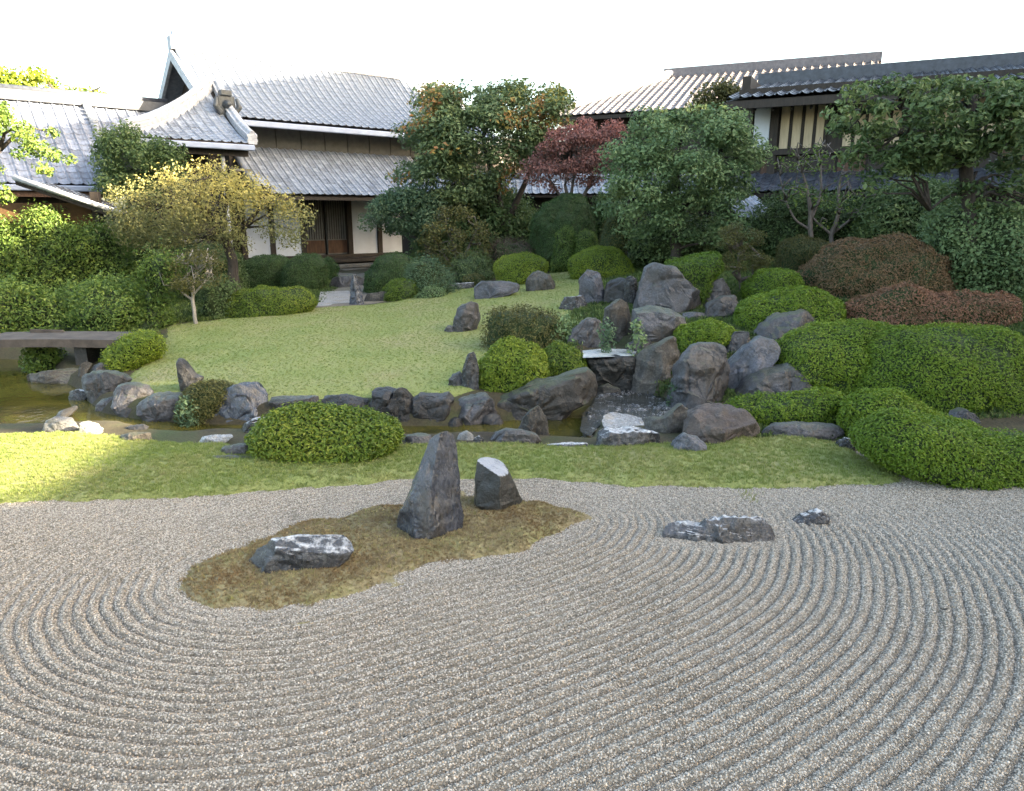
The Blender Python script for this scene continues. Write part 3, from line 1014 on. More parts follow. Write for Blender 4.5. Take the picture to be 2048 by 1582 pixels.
# ------------------------------------------------------------------ building materials
M['tile'] = flat_mat('grey roof tile', (0.215, 0.235, 0.275), rough=0.38, var=0.3, scale=9, spec=0.5, objvar=0.22)
M['tile_blue'] = flat_mat('weathered blue grey tile', (0.19, 0.205, 0.25), rough=0.45, var=0.35, scale=7, spec=0.45, objvar=0.25)
M['tile_dark'] = flat_mat('dark roof tile', (0.055, 0.06, 0.075), rough=0.4, var=0.35, scale=7, objvar=0.25)
M['tile_warm'] = flat_mat('warm grey tile', (0.13, 0.115, 0.118), rough=0.55, var=0.3, scale=7, objvar=0.2)
M['ridge'] = flat_mat('pale mortar ridge', (0.34, 0.345, 0.37), rough=0.6, var=0.35, scale=8)
M['gutter'] = flat_mat('pale blue grey gutter', (0.25, 0.29, 0.39), rough=0.4, var=0.15, scale=3)
M['wood'] = flat_mat('dark weathered timber', (0.028, 0.02, 0.015), rough=0.7, var=0.5, scale=5, stretch=(4, 4, .6))
M['wood_red'] = flat_mat('red brown timber', (0.075, 0.034, 0.018), rough=0.6, var=0.45, scale=5, stretch=(4, 4, .6))
M['plaster'] = flat_mat('white plaster', (0.54, 0.56, 0.61), rough=0.8, var=0.1, scale=2)
M['board_tan'] = flat_mat('tan boards', (0.46, 0.36, 0.24), rough=0.7, var=0.2, scale=4, stretch=(5, 5, .5), objvar=0.1)
M['ochre'] = flat_mat('ochre wall', (0.07, 0.035, 0.012), rough=0.85, var=0.3, scale=3)
M['lattice'] = flat_mat('grey lattice screen', (0.12, 0.115, 0.105), rough=0.8, var=0.2, scale=6)
M['granite'] = rock_mat('granite', (0.20, 0.19, 0.17), (0.29, 0.275, 0.25), (0.12, 0.12, 0.11), scale=5, rough=.7)
M['bronze'] = flat_mat('dark ridge ornament', (0.05, 0.055, 0.06), rough=0.5, var=0.5, scale=12)


def fbox(fr, name, s0, s1, d0, d1, z0, z1, mat, owner, parent=None, bevel=0):
    mb = MB(); mb.box(s0, s1, d0, d1, z0, z1, fr)
    par = parent or owner
    loc = np.array(owner.location)
    return mb.build(name, mat, par, loc=loc, bevel=bevel)


YAW = R(40)
# ---- temple hall in the left background
FH = Frame(700, 520, 27.5, YAW)
hall = empty('temple_hall', FH.w(0, 0, .3), 'large temple hall with long grey tiled roofs, white wall panels and dark doorway', 'temple')
hz = lambda u, v, d=0: FH.px(u, v, d)[1]
hs = lambda u, v, d=0: FH.px(u, v, d)[0]
ze_p, zt_p = hz(705, 392, 2.2), hz(640, 305, 0)
ze_u, dU = hz(640, 252, 1.0), 1.0
floor_z = hz(720, 507)
s_l, s_r = hs(470, 305) - .2, 14.0
sL0 = hs(425, 500, 0)
# walls below
for s0, s1 in ((hs(492, 480), hs(541, 480)), (hs(549, 480), hs(602, 480)), (hs(706, 480), hs(755, 480)), (hs(764, 480), hs(816, 480))):
    fbox(FH, 'wall_panel', s0, s1, -.12, -.02, floor_z, ze_p + .1, M['plaster'], hall)
for u in (488, 545, 607, 701, 760, 822):
    s = hs(u, 480)
    fbox(FH, 'post', s - .09, s + .09, -.14, .04, floor_z - .35, ze_p + .6, M['wood'], hall)
d0, d1 = hs(610, 480), hs(699, 480)
dm = (d0 + d1) / 2
zk = hz(650, 481)
for a, b in ((d0, dm - .02), (dm + .02, d1)):
    door = fbox(FH, 'door', a + .03, b - .03, -.22, -.14, floor_z, ze_p + .1, M['lattice'], hall)
    fbox(FH, 'kick_panel', a + .05, b - .05, -.138, -.12, floor_z + .05, zk, M['wood_red'], hall, door)
    mb = MB()
    for k in range(9):
        s = a + .06 + (b - a - .12) * k / 8
        mb.box(s - .012, s + .012, -.139, -.122, zk + .04, ze_p + .05, FH)
    mb.build('lattice', M['wood'], door, loc=hall.location)
fbox(FH, 'wall', hs(816, 480), s_r, -.3, -.16, 0, ze_p + .6, M['wood'], hall)
fbox(FH, 'back_wall', s_l - 1, s_r, -.9, -.6, 0, ze_u - .1, M['wood'], hall)
fbox(FH, 'beam', s_l, s_r, -.05, .1, ze_p + .12, ze_p + .4, M['wood'], hall)
fbox(FH, 'sill', hs(486, 500), hs(830, 500), -.3, .2, floor_z - .16, floor_z, M['wood'], hall)
fbox(FH, 'veranda', hs(600, 510), hs(840, 510), .202, 1.1, floor_z - .22, floor_z - .1, M['wood'], hall)
fbox(FH, 'foundation', s_l - 1, s_r, -.5, .18, -.3, floor_z - .17, M['wood'], hall)
for k, (dd, zz) in enumerate(((1.9, .34), (1.5, .2))):
    fbox(FH, 'step', hs(640, 520), hs(735, 520), 1.1, dd, floor_z - .2 - zz, floor_z - .08 - zz, M['granite'], hall, bevel=.02)
# wall band between the roofs
fbox(FH, 'upper_wall', s_l - .6, s_r, -.45, -.15, zt_p - .6, ze_u + .3, M['wood'], hall)
k = 0
s = s_l - 1
while s < hs(840, 270):
    fbox(FH, 'wall_board', s, s + .86, -.148, -.10, zt_p + .06, ze_u - .02, M['lattice'], hall)
    s += .9
fbox(FH, 'rail', s_l - 1, s_r, -.098, -.05, zt_p + .02, zt_p + .08, M['lattice'], hall)
# pent roof
prise = zt_p - ze_p
W_p = math.hypot(2.2, prise)
rp = MB(); P = [FH.w(s_l, 2.2, ze_p - .05), FH.w(s_r, 2.2, ze_p - .05), FH.w(s_r, -.1, zt_p - .05), FH.w(s_l, -.1, zt_p - .05)]
rp.hexa([p - (0, 0, .1) for p in P] + P)
pent = rp.build('pent_roof', M['wood'], hall, loc=hall.location)
tw, tl = .27, .235
nsp, ntp = int((hs(900, 390, 2.2) - s_l) / tw), int(W_p / tl)
sag = lambda t: -.06 * math.sin(math.pi * t)
tile_roof(hall, pent, M['tile'], lambda i, j: FH.w(s_l + i * tw, 2.25 - 2.3 * j / ntp, ze_p + .02 + prise * j / ntp + sag(j / ntp)), nsp, ntp, 300)
mb = MB()
mb.tube([FH.w(s_l + .1, 2.3, ze_p + .1), FH.w(s_l + .1, 1.1, ze_p + prise * .48), FH.w(s_l + .1, -.05, zt_p + .1)], .11, n=8)
mb.build('verge_ridge', M['tile'], pent, loc=(0, 0, 0) if False else hall.location, smooth_=True)
# main roof
u_l, u_r = hs(432, 232, dU), hs(1010, 265, dU)
rise, run = 2.5, 3.6
P = [FH.w(u_l, dU, ze_u - .02), FH.w(u_r, dU, ze_u - .02), FH.w(u_r, dU - run, ze_u + rise - .02), FH.w(u_l, dU - run, ze_u + rise - .02)]
rp = MB()
Q = [(p + q) / 2 - (0, 0, .36) for p, q in ((P[0], P[3]), (P[1], P[2]))]
for P_ in ([P[0], P[1], Q[1], Q[0]], [Q[0], Q[1], P[2], P[3]]):
    rp.hexa([p - (0, 0, .15) for p in P_] + P_)
main = rp.build('main_roof', M['wood'], hall, loc=hall.location)
rp = MB(); B = [FH.w(u_l, dU - run, ze_u + rise), FH.w(u_r, dU - run, ze_u + rise), FH.w(u_r, dU - 2 * run, ze_u), FH.w(u_l, dU - 2 * run, ze_u)]
rp.hexa([p - (0, 0, .15) for p in B] + B)
rp.build('rear_roof', M['tile'], hall, loc=hall.location)
tw2, tl2 = .29, .27
nsu, ntu = int((u_r - u_l) / tw2), int(math.hypot(rise, run) / tl2)
sag2 = lambda t: -.28 * math.sin(math.pi * t)
tile_roof(hall, main, M['tile'], lambda i, j: FH.w(u_l + i * tw2, dU + .05 - run * j / ntu, ze_u + .05 + rise * j / ntu + sag2(j / ntu)), nsu, ntu, 0)
fbox(FH, 'gutter', u_l + .2, u_r, dU + .06, dU + .2, ze_u - .2, ze_u - .02, M['gutter'], hall, bevel=.03)
mb = MB(); mb.box(u_l - .1, u_r + .1, dU - run - .2, dU - run + .2, ze_u + rise, ze_u + rise + .42, FH)
mb.build('ridge', M['ridge'], hall, loc=hall.location)
mb = MB(); mb.tube([FH.w(u_l, dU - run - .0, ze_u + rise + .48), FH.w(u_r, dU - run, ze_u + rise + .48)], .13, n=8)
mb.build('ridge_cap', M['tile'], hall, loc=hall.location, smooth_=True)
mb = MB()
mb.add([FH.w(u_l + .5 + q, d, z) for q in (0, .2) for d, z in ((dU - 2 * run + .6, ze_u - 2), (dU - .6, ze_u - 2), (dU - .6, ze_u + .1), (dU - run, ze_u + rise - .4), (dU - 2 * run + .6, ze_u + .1))],
       [(0, 1, 2, 3, 4), (9, 8, 7, 6, 5)] + [(i, (i + 1) % 5, (i + 1) % 5 + 5, i + 5) for i in range(5)])
mb.build('gable_wall', M['wood'], hall, loc=hall.location)
for sg in (0, 1):
    mb = MB()
    e0, e1 = dU - (run * 2 if sg else 0), dU - run
    mb.hexa([FH.w(u_l - .12, e0, ze_u - .3), FH.w(u_l - .02, e0, ze_u - .3), FH.w(u_l - .02, e1, ze_u + rise - .35), FH.w(u_l - .12, e1, ze_u + rise - .35),
             FH.w(u_l - .12, e0, ze_u + .02), FH.w(u_l - .02, e0, ze_u + .02), FH.w(u_l - .02, e1, ze_u + rise + .02), FH.w(u_l - .12, e1, ze_u + rise + .02)])
    mb.build('bargeboard', M['ridge'], hall, loc=hall.location)

# ---- entrance wing with the curved hipped roof
dE = 3.4
ge = empty('entrance_wing', FH.w(hs(380, 400, dE), dE - 1, .3), 'entrance wing with curved hipped roof, pale ridges and dark ridge-end ornament', 'building')
sE0, zE0 = FH.px(250, 272, dE); sE1, zE1 = FH.px(506, 288, dE)
zE = (zE0 + zE1) / 2
sA, zA = FH.px(425, 181, dE - 3.0)
nse, nte = int((sE1 - sE0) / .27), 15
runE, riseE = 3.0, zA - zE


def esurf(i, j):
    t = j / nte
    return FH.w(sE0 + i * .27, dE - runE * t, zE + riseE * (0.55 * t + 0.45 * t * t))


def ekeep(i, j):
    t = j / nte
    s = sE0 + i * .27
    l = sE0 + (sA - .1 - sE0) * t; r_ = sE1 + (sA + .15 - sE1) * t
    return l - .1 < s < r_ + .1


mb = MB()
tt = np.linspace(0, 1, 8)
for a, b in zip(tt[:-1], tt[1:]):
    q = []
    for t in (a, b):
        l = sE0 + (sA - .1 - sE0) * t; r_ = sE1 + (sA + .15 - sE1) * t
        z = zE + riseE * (.55 * t + .45 * t * t)
        q.append((FH.w(l, dE - runE * t, z), FH.w(r_, dE - runE * t, z)))
    P = [q[0][0], q[0][1], q[1][1], q[1][0]]
    mb.hexa([p - (0, 0, .12) for p in P] + P)
eroof = mb.build('hip_roof', M['wood'], ge, loc=ge.location)
tile_roof(ge, eroof, M['tile'], esurf, nse, nte, 300, keep=ekeep)


def hip(side, rad, z_up=.12):
    pts = []
    for t in np.linspace(0, 1, 9):
        e = sE0 if side < 0 else sE1
        a = sA - .1 if side < 0 else sA + .15
        pts.append(FH.w(e + (a - e) * t, dE - runE * t, zE + z_up + riseE * (.55 * t + .45 * t * t)))
    m = MB()
    for k in range(4):                                   # stacked courses of ridge tiles under a round cap
        wd, z0 = rad * (1.0 if k % 2 else .86), -.14 + .07 * k
        for p, q in zip(pts[:-1], pts[1:]):
            o_ = FH.a * wd * (.9 if side < 0 else 1)
            lo = [p - o_, p + o_, q + o_, q - o_]
            m.hexa([c + (0, 0, z0) for c in lo] + [c + (0, 0, z0 + .062) for c in lo])
    m.tube([p + (0, 0, .15) for p in pts], rad * .55, n=8)
    return m


hip(-1, .19, .16).build('ridge', M['ridge'], ge, loc=ge.location)
hip(1, .15, .13).build('ridge', M['ridge'], ge, loc=ge.location)
# side face going back to the right, gutter, ornament, downpipe, wall
P = [FH.w(sE1, dE, zE), FH.w(sE1, .2, zE), FH.w(sA + .15, .2, zA), FH.w(sA + .15, dE - runE, zA)]
mb = MB(); mb.hexa([p - (0, 0, .12) for p in P] + P); mb.build('side_roof', M['tile'], ge, loc=ge.location)
P = [FH.w(sE0, dE, zE), FH.w(sA - .1, dE - runE, zA), FH.w(sA - .1, .2, zA), FH.w(sE0, .2, zE)]
mb = MB(); mb.hexa([p - (0, 0, .12) for p in P] + P); mb.build('side_roof', M['tile'], ge, loc=ge.location)
fbox(FH, 'gutter', sE0 + .1, sE1, dE + .03, dE + .16, zE - .2, zE - .04, M['gutter'], ge, bevel=.03)
so, zo = FH.px(446, 212, dE - 2.2)
mb = MB()
mb.box(so - .26, so + .26, dE - 2.05, dE - 1.85, zo - .35, zo + .25, FH)
mb.box(so - .17, so + .17, dE - 2.1, dE - 1.8, zo + .25, zo + .42, FH)
for q in (-1, 1):
    mb.tube([FH.w(so + q * .2, dE - 1.85, zo - .25), FH.w(so + q * .36, dE - 1.8, zo - .05), FH.w(so + q * .3, dE - 1.85, zo + .2)], [.1, .1, .05], n=6)
mb.tube([FH.w(so, dE - 1.85, zo), FH.w(so, dE - 1.65, zo + .02)], [.16, .06], n=8)
mb.build('ridge_ornament', M['bronze'], ge, loc=ge.location, bevel=.03)
mb = MB(); sp_, _ = FH.px(446, 320, dE - .3)
mb.tube([FH.w(sp_, dE - .3, zE - .1), FH.w(sp_, dE - .3, .3)], .055, n=8)
mb.build('downpipe', M['ridge'], ge, loc=ge.location, smooth_=True)
fbox(FH, 'wall', sE0 + .6, sE1 - .9, -.2, dE - 1.2, 0, zE - .1, M['wood'], ge)
fbox(FH, 'fascia', sE0 + .1, sE1 - .1, dE - .25, dE - .15, zE - .35, zE - .12, M['wood'], ge)
fbox(FH, 'rail', sp_ + .15, sE1, dE - .35, dE - .28, zE - .75, zE - .68, M['lattice'], ge)
s0_, z0_ = FH.px(395, 470, dE - 1.19)
for k in range(1):
    fbox(FH, 'wall_panel', s0_ - .5 + k * .75, s0_ + .12 + k * .75, dE - 1.19, dE - 1.16, z0_ - .7, z0_ - .1, M['lattice'], ge)

# ---- long low roof on the left
FL = Frame(165, 378, 21.5, YAW)
low = empty('side_building', FL.w(0, -1, .2), 'low side building with weathered blue grey tiled roof at far left', 'building')
zl = FL.px(165, 372)[1]
sl0, sl1 = FL.px(-60, 366)[0], FL.px(232, 376)[0]
sr, zr = FL.px(160, 212, -3.2)
riseL = zr - zl
tL = .30
nsl, ntl = int((sl1 - sl0) / tL), int(math.hypot(3.2, riseL) / .27)
P = [FL.w(sl0, 0, zl - .03), FL.w(sl1, 0, zl - .03), FL.w(sl1, -3.2, zr - .03), FL.w(sl0, -3.2, zr - .03)]
mb = MB(); mb.hexa([p - (0, 0, .12) for p in P] + P)
lr = mb.build('roof', M['wood'], low, loc=low.location)
zm_ = zl + riseL * .42
P = [FL.w(sl1, -1.34, zm_ - .03), FL.w(sl1 + 2.6, -1.34, zm_ - .03), FL.w(sl1 + 2.6, -3.2, zr - .03), FL.w(sl1, -3.2, zr - .03)]
mb = MB(); mb.hexa([p - (0, 0, .12) for p in P] + P); lr2 = mb.build('roof', M['wood'], low, loc=low.location)
nq = int(ntl * .58)
tile_roof(low, lr2, M['tile_blue'], lambda i, j: FL.w(sl1 + i * tL, -1.3 - 1.9 * j / nq, zm_ + .03 + (zr - zm_) * j / nq), 8, nq, 60)
B = [FL.w(sl0, -3.2, zr - .02), FL.w(sl1 + 2.6, -3.2, zr - .02), FL.w(sl1 + 2.6, -6.4, zl), FL.w(sl0, -6.4, zl)]
mb = MB(); mb.hexa([p - (0, 0, .12) for p in B] + B); mb.build('rear_roof', M['tile_blue'], low, loc=low.location)
order = sorted(range(nsl), reverse=True)
tile_roof(low, lr, M['tile_blue'], lambda i, j: FL.w(sl1 - (nsl - i) * tL, .04 - 3.24 * j / ntl, zl + .03 + riseL * j / ntl), nsl, ntl, 230, keep=lambda i, j: True)
fbox(FL, 'ridge', sl0, sl1 + 2.6, -3.42, -2.98, zr, zr + .3, M['tile_dark'], low)
mb = MB(); mb.tube([FL.w(sl0, -3.2, zr + .34), FL.w(sl1 + 2.6, -3.2, zr + .34)], .12, n=8); mb.build('ridge_cap', M['tile_dark'], low, loc=low.location, smooth_=True)
fbox(FL, 'gutter', sl0, sl1 - .1, .06, .2, zl - .16, zl + .0, M['gutter'], low, bevel=.03)
fbox(FL, 'fascia', sl0, sl1 - .2, -.1, .04, zl - .32, zl - .16, M['wood_red'], low)
fbox(FL, 'wall', sl0, sl1 - .3, -5.8, -.6, 0, zl - .1, M['wood'], low)
mb = MB()
for k in range(int(math.hypot(3.2, riseL) / .2)):
    t = k / int(math.hypot(3.2, riseL) / .2)
    mb.tube([FL.w(sl1 - .02, .1 - 3.2 * t, zl + .1 + riseL * t), FL.w(sl1 + .2, .1 - 3.2 * t, zl + .08 + riseL * t)], .085, n=7)
mb.build('verge_tile', M['tile'], low, loc=low.location, smooth_=True)
# ---- little canopy roof in front of it
FC = Frame(170, 430, 16.5, R(12))
can = empty('gate_canopy', FC.w(0, -.5, .2), 'small sloping canopy roof over an ochre wall at far left', 'canopy')
c0, cz0 = FC.px(30, 360); c1, cz1 = FC.px(246, 432)
P = [FC.w(c0, 0, cz0), FC.w(c1, 0, cz1), FC.w(c1, -2.2, cz1), FC.w(c0, -2.2, cz0)]
mb = MB(); mb.hexa([p - (0, 0, .1) for p in P] + P); croof = mb.build('roof', M['wood'], can, loc=can.location)
nn = 15
csurf = lambda i, j: FC.w(c0 + (c1 - c0) * j / nn, .05 - 2.2 * i / 8, cz0 + (cz1 - cz0) * j / nn + .02)
tile_roof(can, croof, M['tile'], lambda i, j: FC.w(c1 + (c0 - c1) * j / nn, -2.15 + 2.2 * i / 8, cz1 + (cz0 - cz1) * j / nn + .02), 8, nn, 300)
mb = MB(); mb.tube([FC.w(c0, .06, cz0 + .06), FC.w(c1, .06, cz1 + .06)], .06, n=7); mb.build('verge', M['ridge'], can, loc=can.location, smooth_=True)
w1, wz = FC.px(182, 420, -.4)
fbox(FC, 'wall', c0 - 2, w1, -.6, -.4, 0, wz + .15, M['ochre'], can)
fbox(FC, 'post', w1 + .02, w1 + .18, -.62, -.38, 0, wz + .4, M['wood'], can)

# ---- two-storey building on the right
FR = Frame(1467, 300, 20.5, R(-27))
rb = empty('storehouse', FR.w(3, -2, 1.0), 'two storey timber building with tan upper boards, white screen and tiled pent roof', 'building')
rz = lambda u, v, d=0: FR.px(u, v, d)[1]
rs = lambda u, v, d=0: FR.px(u, v, d)[0]
zsill, zhead = rz(1540, 298), rz(1540, 200)
r0, r1 = rs(1475, 250), rs(2300, 250)
zeR = rz(1560, 196, 1.0)
fbox(FR, 'wall', r0, r1, -.4, -.1, 0, zeR + .2, M['wood'], rb)
fbox(FR, 'wall_panel', rs(1480, 250), rs(1503, 250), -.09, -.05, zsill + .5, zhead + .05, M['lattice'], rb)
fbox(FR, 'white_screen', rs(1508, 250), rs(1539, 250), -.09, -.03, zsill, zhead + .02, M['plaster'], rb)
fbox(FR, 'post', rs(1541, 250), rs(1557, 250), -.1, .04, zsill - .8, zeR, M['wood'], rb)
us = [1560, 1584, 1608, 1632, 1654]
for a, b in zip(us[:-1], us[1:]):
    fbox(FR, 'board', rs(a + 1, 250), rs(b - 6, 250), -.09, -.04, zsill, zhead + .08, M['board_tan'], rb)
    fbox(FR, 'batten', rs(b - 5, 250), rs(b, 250), -.09, -.02, zsill, zhead + .08, M['wood'], rb)
for a in range(1664, 2040, 24):
    if 1665 < a < 1790 or 1855 < a < 2040:
        fbox(FR, 'board', rs(a, 250), rs(a + 17, 250), -.09, -.04, zsill, zhead + .08, M['board_tan'], rb)
fbox(FR, 'sill', r0, r1, -.09, .08, zsill - .16, zsill - .02, M['wood'], rb)
fbox(FR, 'head_beam', r0, r1, -.09, .08, zhead + .1, zhead + .3, M['wood'], rb)
fbox(FR, 'lower_board', rs(1522, 330), rs(1548, 330), -.09, -.03, rz(1530, 348), rz(1530, 320), M['wood_red'], rb)
for k in range(14):
    s = rs(1560, 330) + k * .7
    fbox(FR, 'lower_board', s, s + .64, -.09, -.05, rz(1600, 345), zsill - .2, M['wood_red'] if k % 5 == 2 else M['wood'], rb)
# pent roof
zeP, ztP = rz(1560, 386, 1.3), rz(1560, 350, 0)
q0, q1 = rs(1470, 370), rs(2050, 370)
P = [FR.w(q0, 1.3, zeP), FR.w(q1, 1.3, zeP), FR.w(q1, -.1, ztP), FR.w(q0, -.1, ztP)]
mb = MB(); mb.hexa([p - (0, 0, .1) for p in P] + P); rpr = mb.build('pent_roof', M['wood'], rb, loc=rb.location)
npt = max(5, int(math.hypot(1.3, ztP - zeP) / .2))
tile_roof(rb, rpr, M['tile_dark'], lambda i, j: FR.w(q0 + i * .26, 1.36 - 1.4 * j / npt, zeP + .03 + (ztP - zeP) * j / npt), int((q1 - q0) / .26), npt, 300)
# main roof
e0, e1 = rs(1455, 200, 1.0), r1
riseR, runR = 1.0, 4.6
P = [FR.w(e0, 1.0, zeR), FR.w(e1, 1.0, zeR), FR.w(e1, 1.0 - runR, zeR + riseR), FR.w(e0, 1.0 - runR, zeR + riseR)]
mb = MB(); mb.hexa([p - (0, 0, .16) for p in P] + P); rmr = mb.build('main_roof', M['wood'], rb, loc=rb.location)
B = [FR.w(e0, 1.0 - runR, zeR + riseR), FR.w(e1, 1.0 - runR, zeR + riseR), FR.w(e1, 1 - 2 * runR, zeR), FR.w(e0, 1 - 2 * runR, zeR)]
mb = MB(); mb.hexa([p - (0, 0, .16) for p in B] + B); mb.build('rear_roof', M['tile_dark'], rb, loc=rb.location)
nrm = int(math.hypot(riseR, runR) / .28)
tile_roof(rb, rmr, M['tile_dark'], lambda i, j: FR.w(e0 + i * .29, 1.05 - runR * j / nrm, zeR + .04 + riseR * j / nrm), int((e1 - e0) / .29), nrm, 0)
fbox(FR, 'eave_board', e0, e1, .9, 1.04, zeR - .2, zeR - .02, M['wood'], rb)
mb = MB()
for k in range(int((e1 - e0) / .45)):
    s = e0 + .2 + k * .45
    a, b = FR.w(s, .85, zeR - .26), FR.w(s, -.1, zeR + .22)
    mb.tube([a, b], .035, n=4)
mb.build('rafter', M['wood'], rb, loc=rb.location)
mb = MB(); mb.box(e0, e1, .75 - runR, 1.25 - runR, zeR + riseR, zeR + riseR + .35, FR); mb.build('ridge', M['tile_dark'], rb, loc=rb.location)
fbox(FR, 'gable_wall', r0 - .02, r0 + .2, -8, -.38, 0, zeR + .8, M['wood'], rb)

# ---- small tiled roof below it, half hidden by the trees
FS = Frame(1520, 420, 17.5, R(20))
sm = empty('small_shed', FS.w(0, -.5, 1.0), 'small shed roof with pale tiles half hidden below the pent roof', 'shed')
a0, b0 = FS.px(1478, 440); a1, b1 = FS.px(1556, 444)
zt_s = FS.px(1500, 396, -.9)[1]
P = [FS.w(a0, 0, b0), FS.w(a1, 0, b0), FS.w(a1, -.9, zt_s), FS.w(a0, -.9, zt_s)]
mb = MB(); mb.hexa([p - (0, 0, .08) for p in P] + P); sr_ = mb.build('roof', M['wood'], sm, loc=sm.location)
tile_roof(sm, sr_, M['tile'], lambda i, j: FS.w(a0 + (a1 - a0) * i / 5, .04 - .94 * j / 5, b0 + .03 + (zt_s - b0) * j / 5), 5, 5, 300)
fbox(FS, 'wall', a0 + .1, a1 - .1, -.9, -.15, .3, b0 - .06, M['wood'], sm)

# ---- far roof above the red maple
FF = Frame(1150, 236, 33, R(-24))
far = empty('far_hall', FF.w(4, -3, .5), 'distant building with ribbed warm grey tiled roof above the red maple', 'building')
f0, zf = FF.px(1100, 236); f1 = FF.px(1760, 225)[0]
riseF, runF = 2.3, 6.0
P = [FF.w(f0, 0, zf), FF.w(f1, 0, zf), FF.w(f1, -runF, zf + riseF), FF.w(f0 + 4, -runF, zf + riseF)]
mb = MB(); mb.hexa([p - (0, 0, .15) for p in P] + P); ffr = mb.build('roof', M['wood'], far, loc=far.location)
nf, mf = int((f1 - f0) / .34), int(math.hypot(riseF, runF) / .32)
tile_roof(far, ffr, M['tile_warm'], lambda i, j: FF.w(f0 + i * .34, .05 - runF * j / mf, zf + .04 + riseF * j / mf), nf, mf, 300, keep=lambda i, j: i * .34 > 4 * j / mf)
mb = MB(); mb.tube([FF.w(f0, 0, zf + .2), FF.w(f0 + 4, -runF, zf + riseF + .2)], .2, n=8); mb.build('ridge', M['ridge'], far, loc=far.location, smooth_=True)
mb = MB(); mb.box(f0 + 3.6, f1, -runF - .2, -runF + .2, zf + riseF, zf + riseF + .4, FF); mb.build('ridge', M['tile_warm'], far, loc=far.location)
P = [FF.w(f0, 0, zf), FF.w(f0 + 4, -runF, zf + riseF), FF.w(f0 + 4, -8, zf + riseF), FF.w(f0, -12, zf)]
mb = MB(); mb.hexa([p - (0, 0, .15) for p in P] + P); mb.build('hip_roof', M['tile_warm'], far, loc=far.location)
fbox(FF, 'wall', f0 + .8, f1, -11, -.8, 0, zf, M['wood'], far)

# ---- roofed garden wall joining the buildings
FW = Frame(1100, 392, 25.5, R(4))
gw = empty('garden_wall', FW.w(0, 0, .9), 'roofed garden wall with grey tiles and dark boards behind the trees', 'wall')
g0, g1 = FW.px(800, 392)[0], FW.px(1510, 392)[0]
zg = FW.px(1100, 390, .5)[1]; ztg = FW.px(1100, 360, -.2)[1]
P = [FW.w(g0, .5, zg), FW.w(g1, .5, zg), FW.w(g1, -.25, ztg), FW.w(g0, -.25, ztg)]
mb = MB(); mb.hexa([p - (0, 0, .08) for p in P] + P); gwr = mb.build('roof', M['wood'], gw, loc=gw.location)
tile_roof(gw, gwr, M['tile'], lambda i, j: FW.w(g0 + i * .26, .54 - .8 * j / 4, zg + .03 + (ztg - zg) * j / 4), int((g1 - g0) / .26), 4, 300)
mb = MB(); mb.tube([FW.w(g0, -.27, ztg + .1), FW.w(g1, -.27, ztg + .1)], .12, n=8); mb.build('ridge', M['tile'], gw, loc=gw.location, smooth_=True)
fbox(FW, 'board_wall', g0, g1, -.3, -.1, 0, zg + .1, M['wood'], gw)

# ---- added unseen hall-shaped blocks that shade the garden and leave one sun patch
for nm, lb, x0, x1, y0, y1, ze_, zr_ in (('shade_block_main', 'added unseen shade block, shaped as a tall hall right of the garden', 18.5, 29.5, 1.25, 9.5, 9.0, 14.6),
                                         ('shade_block_great', 'tallest added unseen shade block, shaped as a hall beyond the storehouse', 18.4, 29.8, 9.6, 24.6, 12.0, 19.2),
                                         ('shade_block_link', 'lower added unseen block, shaped to let the sun patch through', 19.5, 28.5, -2.35, 1.2, 6.2, 10.5),
                                         ('shade_block_near', 'added unseen shade block, shaped as a hall behind the gravel court', 18.5, 29.5, -26, -2.4, 9.0, 14.4)):
    xm = (x0 + x1) / 2
    o_ = empty(nm, (xm, (y0 + y1) / 2, 0), lb, 'temple')
    mb = MB(); mb.box(x0 + 1.6, x1 - 1.6, y0 + .6, y1 - .6, -.2, ze_ + .3); mb.build('wall', M['plaster'], o_, loc=o_.location)
    mb = MB()
    for a_, b_ in ((x0, xm), (x1, xm)):
        P = [(a_, y0, ze_), (a_, y1, ze_), (b_, y1, zr_), (b_, y0, zr_)]
        mb.hexa([(x, y, z - .25) for x, y, z in P] + P)
    mb.build('roof', M['tile'], o_, loc=o_.location)
    mb = MB()
    k_ = y0 + 1
    while k_ < y1 - 1:
        mb.box(x0 + 1.52, x0 + 1.64, k_ - .12, k_ + .12, -.2, ze_ + .2); k_ += 2.4
    mb.build('post', M['wood'], o_, loc=o_.location)
# ------------------------------------------------------------------ stones
M['twig'] = flat_mat('shrub twigs', (0.022, 0.036, 0.010), rough=0.9, var=0.4, scale=14)
M['blue'] = rock_mat('dark blue schist', (0.042, 0.050, 0.076), (0.078, 0.088, 0.122), (0.24, 0.26, 0.33), lichen=.22, rough=.24, spec=.8, scale=3.4, stretch=(1, 1, .45), bump=.45)
M['sheen_schist'] = rock_mat('schist with painted sheen', (0.03, 0.03, 0.038), (0.075, 0.077, 0.09), (0.3, 0.3, 0.3), lichen=.45, rough=.24, spec=.6, scale=4, bump=.5, top=((.42, .42, .43), .70))  # pale tops are sky sheen put into the colour
M['dark_hero'] = rock_mat('dark olive schist', (0.026, 0.025, 0.022), (0.062, 0.060, 0.055), (0.13, 0.13, 0.13), lichen=.35, rough=.42, spec=.6, scale=3.4, bump=.4, top=((.24, .25, .28), .62))  # the lighter top tint paints reflected sky
M['grey'] = rock_mat('grey garden rock', (0.060, 0.058, 0.066), (0.135, 0.128, 0.145), (0.26, 0.26, 0.27), lichen=.6, rough=.5, scale=2.6, moss=.5)
M['purple'] = rock_mat('purple grey rock', (0.052, 0.050, 0.056), (0.115, 0.108, 0.118), (0.22, 0.21, 0.235), lichen=.55, rough=.45, scale=2.4, moss=.3)
